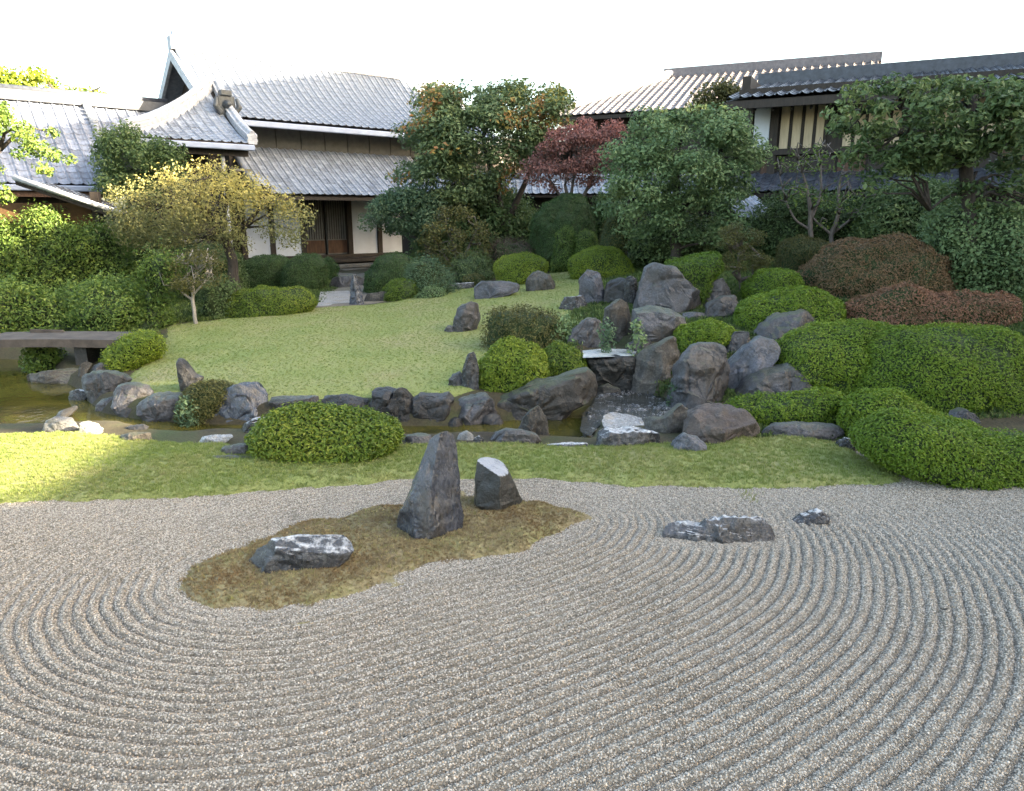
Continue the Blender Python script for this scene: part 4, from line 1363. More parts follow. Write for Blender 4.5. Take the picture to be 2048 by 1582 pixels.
M['brown'] = rock_mat('brown garden rock', (0.052, 0.044, 0.038), (0.13, 0.115, 0.10), (0.26, 0.24, 0.21), lichen=.5, rough=.65, scale=2.6, moss=.3)
M['dark'] = rock_mat('dark wet rock', (0.022, 0.020, 0.020), (0.050, 0.045, 0.046), (0.11, 0.11, 0.11), lichen=.4, rough=.5, scale=2.4)
M['pale'] = rock_mat('pale stone', (0.25, 0.24, 0.23), (0.42, 0.41, 0.40), (0.55, 0.55, 0.53), lichen=.4, rough=.5, scale=4)
M['white'] = rock_mat('white wet stone', (0.42, 0.42, 0.43), (0.62, 0.62, 0.62), (0.68, 0.68, 0.68), lichen=.3, rough=.25, spec=.6, scale=4, bump=.2)

GA = 'stones set in the raked gravel'
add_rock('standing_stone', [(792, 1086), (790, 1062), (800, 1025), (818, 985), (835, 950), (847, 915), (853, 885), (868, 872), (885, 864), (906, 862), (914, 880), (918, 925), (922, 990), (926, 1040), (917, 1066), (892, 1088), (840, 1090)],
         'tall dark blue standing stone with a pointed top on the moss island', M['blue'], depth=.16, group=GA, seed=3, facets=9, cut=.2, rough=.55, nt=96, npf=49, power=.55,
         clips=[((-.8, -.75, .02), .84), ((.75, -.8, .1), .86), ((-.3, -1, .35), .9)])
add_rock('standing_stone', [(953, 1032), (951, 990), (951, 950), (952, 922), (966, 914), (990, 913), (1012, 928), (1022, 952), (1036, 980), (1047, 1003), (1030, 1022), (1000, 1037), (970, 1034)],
         'shorter dark stone with sky sheen painted on its flat slanted top beside the tall stone', M['dark_hero'], depth=.15, group=GA, seed=8, facets=4, cut=.12, rough=.5, nt=96, npf=61, power=.6,
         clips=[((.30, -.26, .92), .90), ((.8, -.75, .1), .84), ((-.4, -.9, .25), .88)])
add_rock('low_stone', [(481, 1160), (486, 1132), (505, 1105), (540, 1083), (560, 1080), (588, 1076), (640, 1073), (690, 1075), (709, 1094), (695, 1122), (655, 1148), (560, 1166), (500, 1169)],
         'low dark stone with painted sky sheen lying at the lower left end of the moss island', M['sheen_schist'], depth=.17, group=GA, seed=5, facets=10, cut=.22, rough=.75, nt=96, npf=49, power=.6,
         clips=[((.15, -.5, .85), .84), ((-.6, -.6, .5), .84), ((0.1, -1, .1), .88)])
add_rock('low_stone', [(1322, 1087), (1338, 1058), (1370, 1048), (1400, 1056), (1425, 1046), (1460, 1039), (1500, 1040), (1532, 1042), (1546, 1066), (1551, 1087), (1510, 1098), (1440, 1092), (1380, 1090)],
         'jagged low stone with painted sky sheen lying alone in the gravel', M['sheen_schist'], depth=.17, group=GA, seed=12, facets=14, cut=.3, rough=1.7, nt=96, npf=45, power=.6, clips=[((-.2, -.6, .8), .86)])
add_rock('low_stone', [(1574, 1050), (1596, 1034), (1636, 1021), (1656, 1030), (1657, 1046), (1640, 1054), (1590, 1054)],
         'smallest stone in the gravel, behind the jagged low stone', M['sheen_schist'], depth=.07, group=GA, seed=15, facets=8, cut=.2, rough=1.4)

GP = 'stones along the pond and stream'
GC = 'rocks of the cascade and hillside'
GL = 'stones on the lawn'
ROCKS = [
    # left pond
    ('flat_stone', [(40, 752), (103, 741), (150, 737), (157, 748), (150, 766), (40, 770)], 'flat pale topped stone at the pond edge below the stone bridge', 'brown', GP, {}),
    ('bank_stone', [(152, 752), (158, 735), (170, 722), (182, 727), (176, 742), (168, 753)], 'small upright brown stone at the pond edge below the bridge', 'brown', GP, {}),
    ('bank_stone', [(178, 750), (182, 733), (200, 726), (216, 731), (222, 744), (205, 752)], 'small grey stone behind the rounded grey boulder left of the pond', 'grey', GP, {}),
    ('bank_boulder', [(155, 775), (160, 755), (180, 745), (215, 741), (243, 750), (258, 763), (243, 775), (212, 792), (185, 786)], 'rounded grey boulder overhanging the left pond with brown underside', 'grey', GP, {}),
    ('bank_boulder', [(208, 806), (206, 792), (225, 775), (255, 765), (285, 772), (299, 787), (292, 806), (270, 815), (235, 815)], 'broad grey boulder sloping into the left pond', 'grey', GP, {}),
    ('bank_stone', [(186, 822), (200, 800), (222, 795), (243, 806), (235, 819), (205, 823)], 'small purple stone in front of the broad grey pond boulder', 'purple', GP, {}),
    ('flat_stone', [(245, 829), (246, 818), (262, 814), (279, 816), (279, 829)], 'small pale flat stone at the waterline beside the broad boulder', 'pale', GP, {}),
    ('water_stone', [(137, 800), (140, 785), (155, 778), (170, 783), (181, 788), (172, 801), (150, 804)], 'greenish pale stone standing alone in the left pond', 'sheen_schist', GP, {}),
    ('flat_stone', [(108, 836), (114, 825), (148, 812), (153, 818), (140, 831), (124, 838)], 'thin slanted pale slab leaning over the white pond stones', 'pale', GP, {}),
    ('shore_stone', [(88, 868), (90, 842), (108, 834), (130, 835), (147, 848), (151, 864), (130, 870)], 'white shore stone with dark foot at far left', 'pale', GP, {}),
    ('shore_stone', [(150, 870), (150, 850), (170, 842), (188, 848), (201, 862), (196, 873)], 'rounded white shore stone beside the sunlit grass', 'pale', GP, {}),
    ('shore_stone', [(226, 889), (234, 872), (262, 867), (298, 868), (301, 886), (270, 893)], 'brown flat topped stone at the edge of the sunlit grass', 'brown', GP, {}),
    ('water_stone', [(243, 862), (255, 853), (285, 850), (297, 856), (285, 864)], 'thin dark stone just breaking the pond surface', 'dark', GP, {}),
    ('bank_boulder', [(282, 822), (282, 802), (300, 790), (340, 787), (364, 790), (376, 808), (372, 836), (335, 841), (300, 838)], 'flat topped dark boulder beside the ivy at the pond bank', 'purple', GP, dict(facets=4)),
    ('upright_stone', [(368, 786), (360, 758), (355, 722), (360, 714), (368, 720), (381, 737), (392, 750), (404, 754), (403, 764), (390, 773), (382, 786)], 'dark leaning upright stone at the near edge of the lawn', 'dark', GP, dict(facets=3, rough=.6)),
    ('bank_boulder', [(432, 836), (438, 803), (458, 779), (480, 766), (507, 766), (526, 780), (537, 800), (535, 822), (515, 840), (470, 845)], 'rounded dark blue boulder right of the mossy bank shrub', 'blue', GP, dict(facets=4)),
    ('kerb_stone', [(536, 816), (538, 796), (560, 794), (600, 794), (637, 793), (638, 813)], 'long pale flat kerb stone along the near edge of the lawn', 'purple', GP, dict(depth=.16, Y=8.0)),
    ('kerb_stone', [(640, 818), (641, 793), (690, 790), (720, 797), (738, 802), (741, 820)], 'dark kerb stone between the pale kerb and the square dark block', 'dark', GP, dict(depth=.16, Y=8.02)),
    ('bank_stone', [(738, 825), (741, 800), (745, 778), (775, 775), (796, 780), (799, 802), (775, 828)], 'square dark block at the stream bank', 'dark', GP, dict(depth=.2, facets=4)),
    ('bank_stone', [(768, 828), (780, 800), (795, 775), (807, 773), (828, 789), (833, 802), (822, 832), (810, 853), (790, 848)], 'wedge shaped dark rock with a slanted face at the stream bank', 'dark', GP, {}),
    ('bank_stone', [(822, 836), (826, 797), (840, 786), (880, 790), (897, 785), (908, 797), (902, 826), (880, 839), (845, 840)], 'broad dark block left of the round stream boulder', 'dark', GP, dict(facets=4)),
    ('bank_boulder', [(898, 848), (902, 812), (915, 798), (940, 786), (965, 784), (986, 800), (992, 830), (980, 848), (935, 854)], 'round purple brown boulder at the left end of the long slab', 'purple', GP, {}),
    ('retaining_rock', [(974, 840), (980, 802), (1010, 788), (1040, 775), (1075, 760), (1110, 753), (1150, 742), (1176, 737), (1189, 752), (1191, 792), (1165, 808), (1130, 824), (1080, 831), (1020, 838)],
     'long dark brown slab rising to the right along the stream', 'dark_brown', GP, dict(depth=.24, facets=5, cut=.12)),
    ('water_stone', [(1036, 866), (1044, 838), (1060, 820), (1075, 812), (1086, 818), (1095, 840), (1096, 866), (1070, 871)], 'pointed brown rock standing in the stream', 'brown', GP, {}),
    ('shore_stone', [(975, 884), (985, 868), (1010, 859), (1045, 860), (1072, 868), (1084, 884), (1040, 891)], 'flat purple grey stone at the stream edge behind the shorter gravel stone', 'purple', GP, {}),
    ('flat_stone', [(1085, 902), (1095, 890), (1130, 887), (1175, 887), (1187, 900), (1140, 904)], 'thin pale slab lying in grass at the stream edge', 'sheen_schist', GP, {}),
    ('shore_stone', [(912, 884), (918, 868), (932, 862), (946, 870), (950, 884)], 'small pale stone behind the tip of the tall standing stone', 'pale', GP, {}),
    ('shore_stone', [(944, 888), (948, 876), (958, 871), (968, 880), (968, 889)], 'tiny grey stone at the stream edge right of the tall standing stone', 'sheen_schist', GP, {}),
    ('flat_stone', [(806, 892), (812, 873), (840, 867), (862, 872), (862, 892)], 'flat grey slab at the stream edge left of the tall standing stone', 'grey', GP, {}),
    ('shore_stone', [(473, 866), (481, 850), (508, 838), (532, 834), (536, 862), (500, 870)], 'pale pointed shore stone behind the left end of the round green shrub', 'sheen_schist', GP, {}),
    ('flat_stone', [(388, 890), (398, 875), (430, 871), (466, 871), (455, 884), (430, 891)], 'white flat stone in the grass by the pond', 'white', GP, {}),
    ('stepping_stone', [(425, 916), (440, 897), (475, 889), (502, 889), (504, 915), (460, 919)], 'grey stepping stone touching the left end of the round green shrub', 'grey', GP, dict(depth=.12)),
    ('stepping_stone', [(385, 925), (400, 914), (460, 912), (508, 916), (508, 929), (430, 929)], 'thin dark stepping stone lying low in the grass', 'purple', GP, dict(depth=.08)),
    # around the cascade pool
    ('cascade_slab', [(1206, 838), (1214, 819), (1235, 822), (1262, 832), (1288, 842), (1293, 853), (1270, 861), (1238, 854)], 'pale wet slab with painted sky reflection tilted at the cascade pool', 'white', GC, dict(facets=2, depth=.22, clips=[((.1, -.35, 1), .62)])),  # pale wet slab, its white base also paints in reflected sky
    ('cascade_stone', [(1190, 896), (1196, 866), (1215, 858), (1240, 860), (1265, 856), (1300, 864), (1324, 870), (1324, 892), (1270, 900)], 'low dark stone with sky sheen painted on its top below the white slab', 'sheen_schist', GC, dict(facets=8)),
    ('cascade_stone', [(1288, 868), (1290, 842), (1330, 834), (1362, 808), (1382, 820), (1381, 852), (1366, 873), (1320, 872)], 'flat grey topped block with dark side right of the white slab', 'brown', GC, {}),
    ('cascade_boulder', [(1366, 876), (1378, 832), (1400, 815), (1440, 811), (1476, 815), (1496, 828), (1512, 846), (1522, 866), (1500, 874), (1460, 884), (1420, 892), (1385, 884)], 'reddish brown craggy boulder at the edge of the grass', 'redbrown', GC, dict(rough=1.5, facets=9)),
    ('shore_stone', [(1338, 904), (1345, 882), (1370, 870), (1396, 875), (1414, 890), (1410, 908), (1372, 914)], 'small rounded blue grey stone in the grass before the reddish boulder', 'bluegrey', GC, {}),
    ('flat_stone', [(1522, 872), (1545, 849), (1600, 846), (1680, 850), (1692, 868), (1680, 884), (1600, 880)], 'flat dark slab between the grass and the low hedge', 'purple', GC, dict(depth=.16)),
    ('shore_stone', [(1670, 904), (1676, 884), (1692, 877), (1712, 880), (1714, 898), (1695, 906)], 'small pale stone at the corner of the front hedge', 'sheen_schist', GC, {}),
    ('cascade_stone', [(1190, 800), (1194, 776), (1216, 766), (1240, 778), (1247, 796), (1220, 803)], 'small brown stone below the waterfall', 'brown', GC, {}),
    ('cascade_boulder', [(1261, 775), (1262, 722), (1290, 695), (1325, 678), (1350, 670), (1361, 700), (1364, 742), (1345, 772), (1310, 782)], 'slanted brown boulder right of the waterfall', 'brown', GC, dict(facets=6)),
    ('cascade_boulder', [(1343, 800), (1350, 742), (1370, 705), (1400, 684), (1440, 682), (1457, 700), (1464, 742), (1452, 792), (1420, 816), (1370, 816)], 'large grey boulder with steep face below the round green cap shrub', 'purple', GC, dict(facets=6)),
    ('cascade_boulder', [(1448, 786), (1453, 742), (1475, 715), (1495, 690), (1520, 670), (1549, 680), (1553, 702), (1535, 732), (1510, 762), (1480, 787)], 'leaning blue grey boulder right of the large grey boulder', 'bluegrey', GC, dict(facets=6)),
    ('cascade_stone', [(1452, 712), (1454, 680), (1474, 663), (1495, 664), (1503, 685), (1492, 708), (1470, 716)], 'pale grey knob of rock wedged on top between two boulders', 'grey', GC, {}),
    ('hill_rock', [(1498, 694), (1510, 668), (1540, 640), (1560, 628), (1610, 621), (1636, 630), (1656, 648), (1645, 676), (1560, 696)], 'broad grey rock below the long green hill shrub', 'grey', GC, {}),
    ('hill_rock', [(1472, 792), (1490, 765), (1520, 742), (1575, 727), (1592, 735), (1620, 760), (1642, 778), (1600, 794), (1540, 800)], 'pointed purple rock under the left green mound above the low hedge', 'purple', GC, dict(facets=6)),
    ('hill_rock', [(1788, 812), (1810, 790), (1836, 769), (1870, 766), (1897, 765), (1907, 785), (1917, 815), (1900, 838), (1850, 836)], 'brown grey rock in front of the right green mound', 'brown', GC, {}),
    ('hill_rock', [(1900, 850), (1908, 822), (1925, 814), (1948, 828), (1966, 850), (1930, 862)], 'small grey rock at the right edge behind the front hedge', 'grey', GC, {}),
    ('ledge_rock', [(1266, 678), (1268, 620), (1300, 614), (1340, 620), (1373, 635), (1372, 662), (1330, 684), (1290, 686)], 'flat pale topped ledge block above the waterfall', 'grey', GC, dict(facets=4)),
    ('ledge_rock', [(1362, 644), (1366, 626), (1390, 624), (1412, 627), (1410, 644)], 'thin flat ledge stone right of the ledge block', 'purple', GC, {}),
    ('cascade_stone', [(1250, 709), (1255, 688), (1275, 680), (1305, 684), (1311, 700), (1290, 710)], 'rounded dark stone at the lip of the waterfall', 'dark', GC, {}),
    ('cascade_stone', [(1133, 686), (1148, 656), (1175, 636), (1200, 640), (1216, 660), (1207, 688), (1165, 700)], 'sloping grey stone at the left of the upper pool', 'grey', GC, {}),
    ('cascade_stone', [(1203, 686), (1210, 622), (1222, 606), (1240, 599), (1256, 608), (1266, 640), (1264, 674), (1240, 693)], 'upright brown stone standing behind the upper pool', 'brown', GC, {}),
    ('lawn_stone', [(1116, 621), (1128, 596), (1165, 591), (1179, 605), (1168, 624)], 'pale purple grey stone in the grass below the upright grey rock', 'sheen_schist', GC, {}),
    ('hill_rock', [(1158, 606), (1159, 562), (1174, 537), (1196, 539), (1206, 558), (1219, 582), (1216, 609), (1180, 613)], 'upright grey rock under the right round lawn shrub', 'bluegrey', GC, {}),
    ('hill_rock', [(1208, 612), (1211, 562), (1240, 554), (1261, 560), (1276, 580), (1279, 612)], 'dark brown rock right of the upright grey rock', 'dark', GC, {}),
    ('cascade_stone', [(1247, 576), (1250, 558), (1262, 551), (1275, 558), (1278, 576)], 'small pale stone on top of the dark brown rock', 'sheen_schist', GC, dict(Y=12.7)),
    ('hill_rock', [(1272, 618), (1279, 562), (1290, 535), (1310, 524), (1345, 539), (1376, 560), (1396, 580), (1402, 614), (1370, 632), (1310, 632)], 'largest grey purple rock of the hillside with vertical faces', 'purple', GC, dict(facets=8)),
    ('hill_rock', [(1392, 614), (1398, 570), (1430, 560), (1449, 556), (1463, 585), (1462, 614), (1420, 619)], 'angular rock right of the largest hillside rock', 'purple', GC, {}),
    ('hill_rock', [(1410, 636), (1417, 605), (1445, 594), (1475, 591), (1496, 603), (1492, 628), (1470, 642), (1430, 642)], 'rounded purple boulder left of the long green hill shrub', 'purple', GC, {}),
    ('hill_rock', [(1314, 530), (1332, 492), (1350, 483), (1369, 500), (1381, 530)], 'dark pointed rock under the big leafy tree', 'dark', GC, {}),
    ('hill_rock', [(1218, 524), (1223, 492), (1250, 471), (1262, 455), (1276, 480), (1290, 524)], 'pointed grey rock behind the right round lawn shrub', 'purple', GC, {}),
    ('upright_stone', [(1186, 500), (1190, 462), (1198, 448), (1210, 462), (1217, 500)], 'narrow upright grey stone among the rear shrubs', 'grey', GC, {}),
    ('waterfall_shade_rock', [(1176, 782), (1178, 718), (1200, 714), (1250, 712), (1272, 714), (1274, 782)], 'rock face painted dark as recess shade under the lip of the waterfall', 'shade_black', GC, dict(Y=9.22, depth=.1, facets=3, cut=.1)),  # shade of the recess painted as a near-black rock
    # lawn
    ('lawn_stone', [(949, 600), (949, 574), (965, 563), (1010, 562), (1038, 568), (1042, 582), (1010, 592), (970, 603)], 'long low blue grey stone at the top of the lawn', 'bluegrey', GL, {}),
    ('lawn_stone', [(1050, 584), (1057, 551), (1075, 540), (1100, 550), (1115, 566), (1106, 585), (1075, 587)], 'squat brown grey stone right of the left round lawn shrub', 'brown', GL, {}),
    ('lawn_stone', [(906, 664), (910, 640), (916, 616), (940, 604), (958, 608), (966, 635), (952, 660), (925, 669)], 'dark leaning stone on the lawn beside the bare sided shrub', 'purple', GL, {}),
    ('lawn_stone', [(886, 662), (896, 650), (912, 652), (914, 666), (896, 670)], 'small flat stone at the foot of the dark leaning lawn stone', 'grey', GL, {}),
    ('lawn_stone', [(918, 778), (925, 738), (935, 708), (950, 702), (958, 740), (957, 784), (935, 785)], 'tall mottled purple stone left of the dome shrub', 'sheen_schist', GL, {}),
    ('lawn_stone', [(894, 774), (903, 748), (920, 742), (932, 755), (932, 778), (910, 780)], 'lower pinkish stone at the foot of the tall mottled stone', 'purple', GL, {}),
    ('upright_stone', [(698, 612), (700, 570), (704, 548), (714, 550), (720, 575), (728, 612)], 'slim dark upright stone at the end of the path slab', 'blue', GL, {}),
    ('path_stone', [(726, 602), (735, 588), (770, 582), (790, 590), (788, 604)], 'low brown flat stone beside the path behind the lawn', 'brown', GL, {}),
    ('path_stone', [(655, 575), (665, 556), (700, 548), (730, 556), (728, 576)], 'low grey stepping block before the temple steps', 'grey', GL, {}),
    ('lawn_stone', [(868, 586), (880, 574), (915, 567), (948, 565), (950, 578), (905, 584)], 'pale flat stone at the upper edge of the lawn', 'sheen_schist', GL, {}),
]
M['shade_black'] = rock_mat('wet rock with painted shade', (0.004, 0.004, 0.003), (0.010, 0.009, 0.008), (0.02, 0.02, 0.02), lichen=.3, rough=.35, scale=2.4)  # near-black base paints the shade under the waterfall lip
M['dark_brown'] = rock_mat('dark brown rock', (0.028, 0.023, 0.020), (0.072, 0.060, 0.052), (0.15, 0.145, 0.15), lichen=.4, rough=.55, scale=2.2, moss=.5)
M['redbrown'] = rock_mat('reddish brown rock', (0.075, 0.05, 0.042), (0.17, 0.13, 0.115), (0.30, 0.27, 0.25), lichen=.5, rough=.65, scale=3.2)
M['bluegrey'] = rock_mat('blue grey rock', (0.06, 0.063, 0.080), (0.135, 0.138, 0.17), (0.25, 0.26, 0.29), lichen=.55, rough=.42, scale=2.8, moss=.25)
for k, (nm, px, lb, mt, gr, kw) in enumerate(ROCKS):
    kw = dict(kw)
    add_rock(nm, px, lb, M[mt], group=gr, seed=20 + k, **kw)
FOOT = ['dark foot stone between the flat topped boulder and the mossy bank shrub', 'dark foot stone hidden at the left end of the pale kerb', 'flat dark foot stone below the middle of the pale kerb stone',
        'dark foot stone where the pale and the dark kerb stones meet', 'dark foot stone below the square dark block', 'dark foot stone below the wedge shaped dark rock', 'dark foot stone below the broad dark block',
        'small dark foot stone left of the round purple brown boulder', 'dark foot stone where the round boulder meets the long slab', 'dark foot stone left of the flat topped dark boulder']
for k, (u, v, w, h_) in enumerate([(405, 846, 46, 26), (545, 848, 60, 30), (600, 846, 70, 26), (672, 848, 64, 30), (735, 850, 56, 34), (812, 852, 40, 30), (858, 850, 52, 26), (910, 856, 40, 22), (985, 852, 44, 26), (255, 838, 40, 22)]):
    add_rock('foot_stone', [(u - w / 2, v), (u - w * .42, v - h_ * .7), (u - w * .1, v - h_), (u + w * .3, v - h_ * .85), (u + w / 2, v - h_ * .2), (u + w * .46, v)], FOOT[k], M['dark'], group='small dark stones along the foot of the bank', seed=140 + k, nt=40, npf=19)

# white paving slab at the end of the lawn, and the stone bridge
sl = MB()
q = [flat([(u, v)], .31)[0] for u, v in ((634, 612), (702, 610), (700, 581), (640, 583))]
sl.hexa([p - (0, 0, .25) for p in q] + [p + (0, 0, 0) for p in q])
c = np.mean(q, 0); c[2] = .06
tag(sl.build('paving_slab', M['white_slab'] if 'white_slab' in M else M['pale'], loc=c, bevel=.02), 'white rectangular paving slab at the far edge of the lawn', 'slab')
M['bridge'] = flat_mat('weathered brown stone', (0.062, 0.05, 0.043), rough=.85, var=.45, scale=6, bump=.4)
yb = hit(160, 737)[1] + .1
br = empty('stone_bridge', (*at(160, 690, yb)[:2], float(ground_z(np.array([at(160, 690, yb)[0]]), np.array([yb]))[0])), 'low grey stone slab bridge over the left end of the pond', 'bridge')
a, b = at(-60, 672, yb), at(246, 671, yb)
zt, zb = at(160, 671, yb)[2], at(160, 687, yb)[2]
mb = MB()
n = 14
for k in range(n):
    x0, x1 = a[0] + (b[0] - a[0]) * k / n, a[0] + (b[0] - a[0]) * (k + 1) / n
    c0_, c1_ = .015 * math.sin(math.pi * k / n), .015 * math.sin(math.pi * (k + 1) / n)
    mb.hexa([(x0, yb, zb + c0_ - .07), (x1, yb, zb + c1_ - .07), (x1, yb + .75, zb + c1_ - .07), (x0, yb + .75, zb + c0_ - .07),
             (x0, yb, zt + c0_ - .07), (x1, yb, zt + c1_ - .07), (x1, yb + .75, zt + c1_ - .07), (x0, yb + .75, zt + c0_ - .07)])
mb.build('deck_slab', M['bridge'], br, loc=br.location)
mb = MB(); xk = at(150, 690, yb)[0]; mb.box(xk - .09, xk + .09, yb + .1, yb + .6, -.5, zb - .0, None); mb.build('pier', M['dark'], br, loc=br.location)
mb = MB(); xk = at(236, 690, yb)[0]; mb.box(xk - .15, xk + .25, yb + .05, yb + .7, -.5, zb - .02, None); mb.build('abutment', M['bridge'], br, loc=br.location)
mb = MB(); mb.hexa([tuple(p) for p in (at(60, 668, yb + .62), at(128, 668, yb + .62), at(128, 668, yb + .74), at(60, 668, yb + .74), at(60, 658, yb + .62), at(128, 660, yb + .62), at(128, 660, yb + .74), at(60, 658, yb + .74))]); mb.build('kerb', M['bridge'], br, loc=br.location, bevel=.01)
# loose pebbles of the cascade: one mass
pp = [pebble_proto(10 + i, rock_mat('cascade pebble', (0.05, 0.05, 0.055), (0.22, 0.22, 0.23), (.7, .7, .7), lichen=.9, rough=.25, scale=9)) for i in range(3)]  # lighter tones and pale flecks paint in water glints
lo, hi = PB.min(0), PB.max(0)
X, Y, F = grid(np.arange(lo[0], hi[0], .06), np.arange(lo[1], hi[1], .06))
sd = poly_sd(np.stack([X, Y], 1), PB)
bedz = -.075 + .03 * fbm(np.stack([X * 3, Y * 3, X * 0], 1), 2)
bed = link('pebble_bed', mesh_np('pebble_bed', np.stack([X, Y, np.where(sd > 0, bedz, bedz - .2)], 1), F, M['soil'], smooth_=True, attr={'dens': np.clip(sd / .1, 0, 1)}))
tag(bed, kind='structure')
scatter('stream_pebbles', bed, pp, 230, .02, .07, tilt=.4, seed=4)

wb = PB.mean(0) + (PB - PB.mean(0)) * 1.0
tag(link('cascade_water', mesh_np('cascade_water', np.array([[x, y, -.045] for x, y in wb]), np.array([list(range(len(wb)))]), M['cascade_dark'])), kind='structure')
# ------------------------------------------------------------------ foliage colours
M['azalea'] = leaf_mat('azalea green', [(0, (.05, .090, .012)), (.45, (.10, .155, .018)), (.8, (.17, .21, .026)), (1, (.25, .26, .05))])
M['azalea_bright'] = leaf_mat('bright azalea green', [(0, (.08, .125, .012)), (.45, (.14, .20, .020)), (.8, (.21, .25, .03)), (1, (.28, .30, .05))])
M['hedge'] = leaf_mat('dark hedge green', [(0, (.022, .05, .014)), (.5, (.042, .085, .024)), (1, (.08, .13, .036))])
M['moundgreen'] = leaf_mat('moss green', [(0, (.055, .10, .010)), (.5, (.105, .175, .014)), (1, (.19, .25, .025))])
M['olive'] = leaf_mat('olive green', [(0, (.045, .045, .015)), (.5, (.085, .085, .025)), (1, (.14, .13, .04))])
M['rust'] = leaf_mat('rust leaves', [(0, (.10, .075, .035)), (.4, (.19, .10, .058)), (.8, (.27, .13, .085)), (1, (.34, .19, .13))])
M['rust_dim'] = leaf_mat('dull rust leaves', [(0, (.075, .07, .03)), (.4, (.14, .095, .046)), (.8, (.20, .115, .062)), (1, (.27, .17, .10))])
M['bluegreen'] = leaf_mat('blue green leaves', [(0, (.032, .065, .034)), (.5, (.07, .12, .062)), (1, (.14, .20, .11))])
M['bigtree'] = leaf_mat('autumn leaves with painted sun', [(0, (.065, .105, .05)), (.35, (.135, .185, .08)), (.62, (.21, .255, .10)), (.8, (.16, .17, .04)), (.9, (.30, .26, .06)), (1, (.33, .15, .06))])
M['fresh'] = leaf_mat('fresh green leaves', [(0, (.065, .115, .05)), (.5, (.135, .205, .085)), (.85, (.23, .29, .13)), (1, (.36, .39, .12))])
M['leafdark'] = leaf_mat('dark evergreen leaves', [(0, (.04, .072, .026)), (.5, (.082, .13, .046)), (1, (.17, .215, .08))])
M['leafmid'] = leaf_mat('mid green leaves', [(0, (.042, .08, .018)), (.5, (.09, .15, .03)), (1, (.19, .24, .05))])
M['yellow'] = leaf_mat('yellow autumn leaves', [(0, (.10, .115, .05)), (.35, (.19, .19, .075)), (.7, (.33, .29, .10)), (1, (.50, .42, .13))])
M['maple'] = leaf_mat('red maple leaves', [(0, (.13, .075, .065)), (.5, (.24, .105, .09)), (1, (.40, .14, .105))])
M['purpletwig'] = leaf_mat('purple brown leaves', [(0, (.05, .035, .035)), (.5, (.09, .055, .05)), (1, (.13, .09, .07))])
M['bark'] = flat_mat('dark bark', (0.045, 0.036, 0.03), rough=.9, var=.5, scale=9, stretch=(3, 3, .8), bump=.6)
M['bark_pale'] = flat_mat('pale bark', (0.26, 0.235, 0.21), rough=.85, var=.35, scale=10, stretch=(3, 3, .8), bump=.4)
M['bark_mid'] = flat_mat('grey brown bark', (0.12, 0.10, 0.09), rough=.85, var=.4, scale=10, stretch=(3, 3, .8), bump=.4)

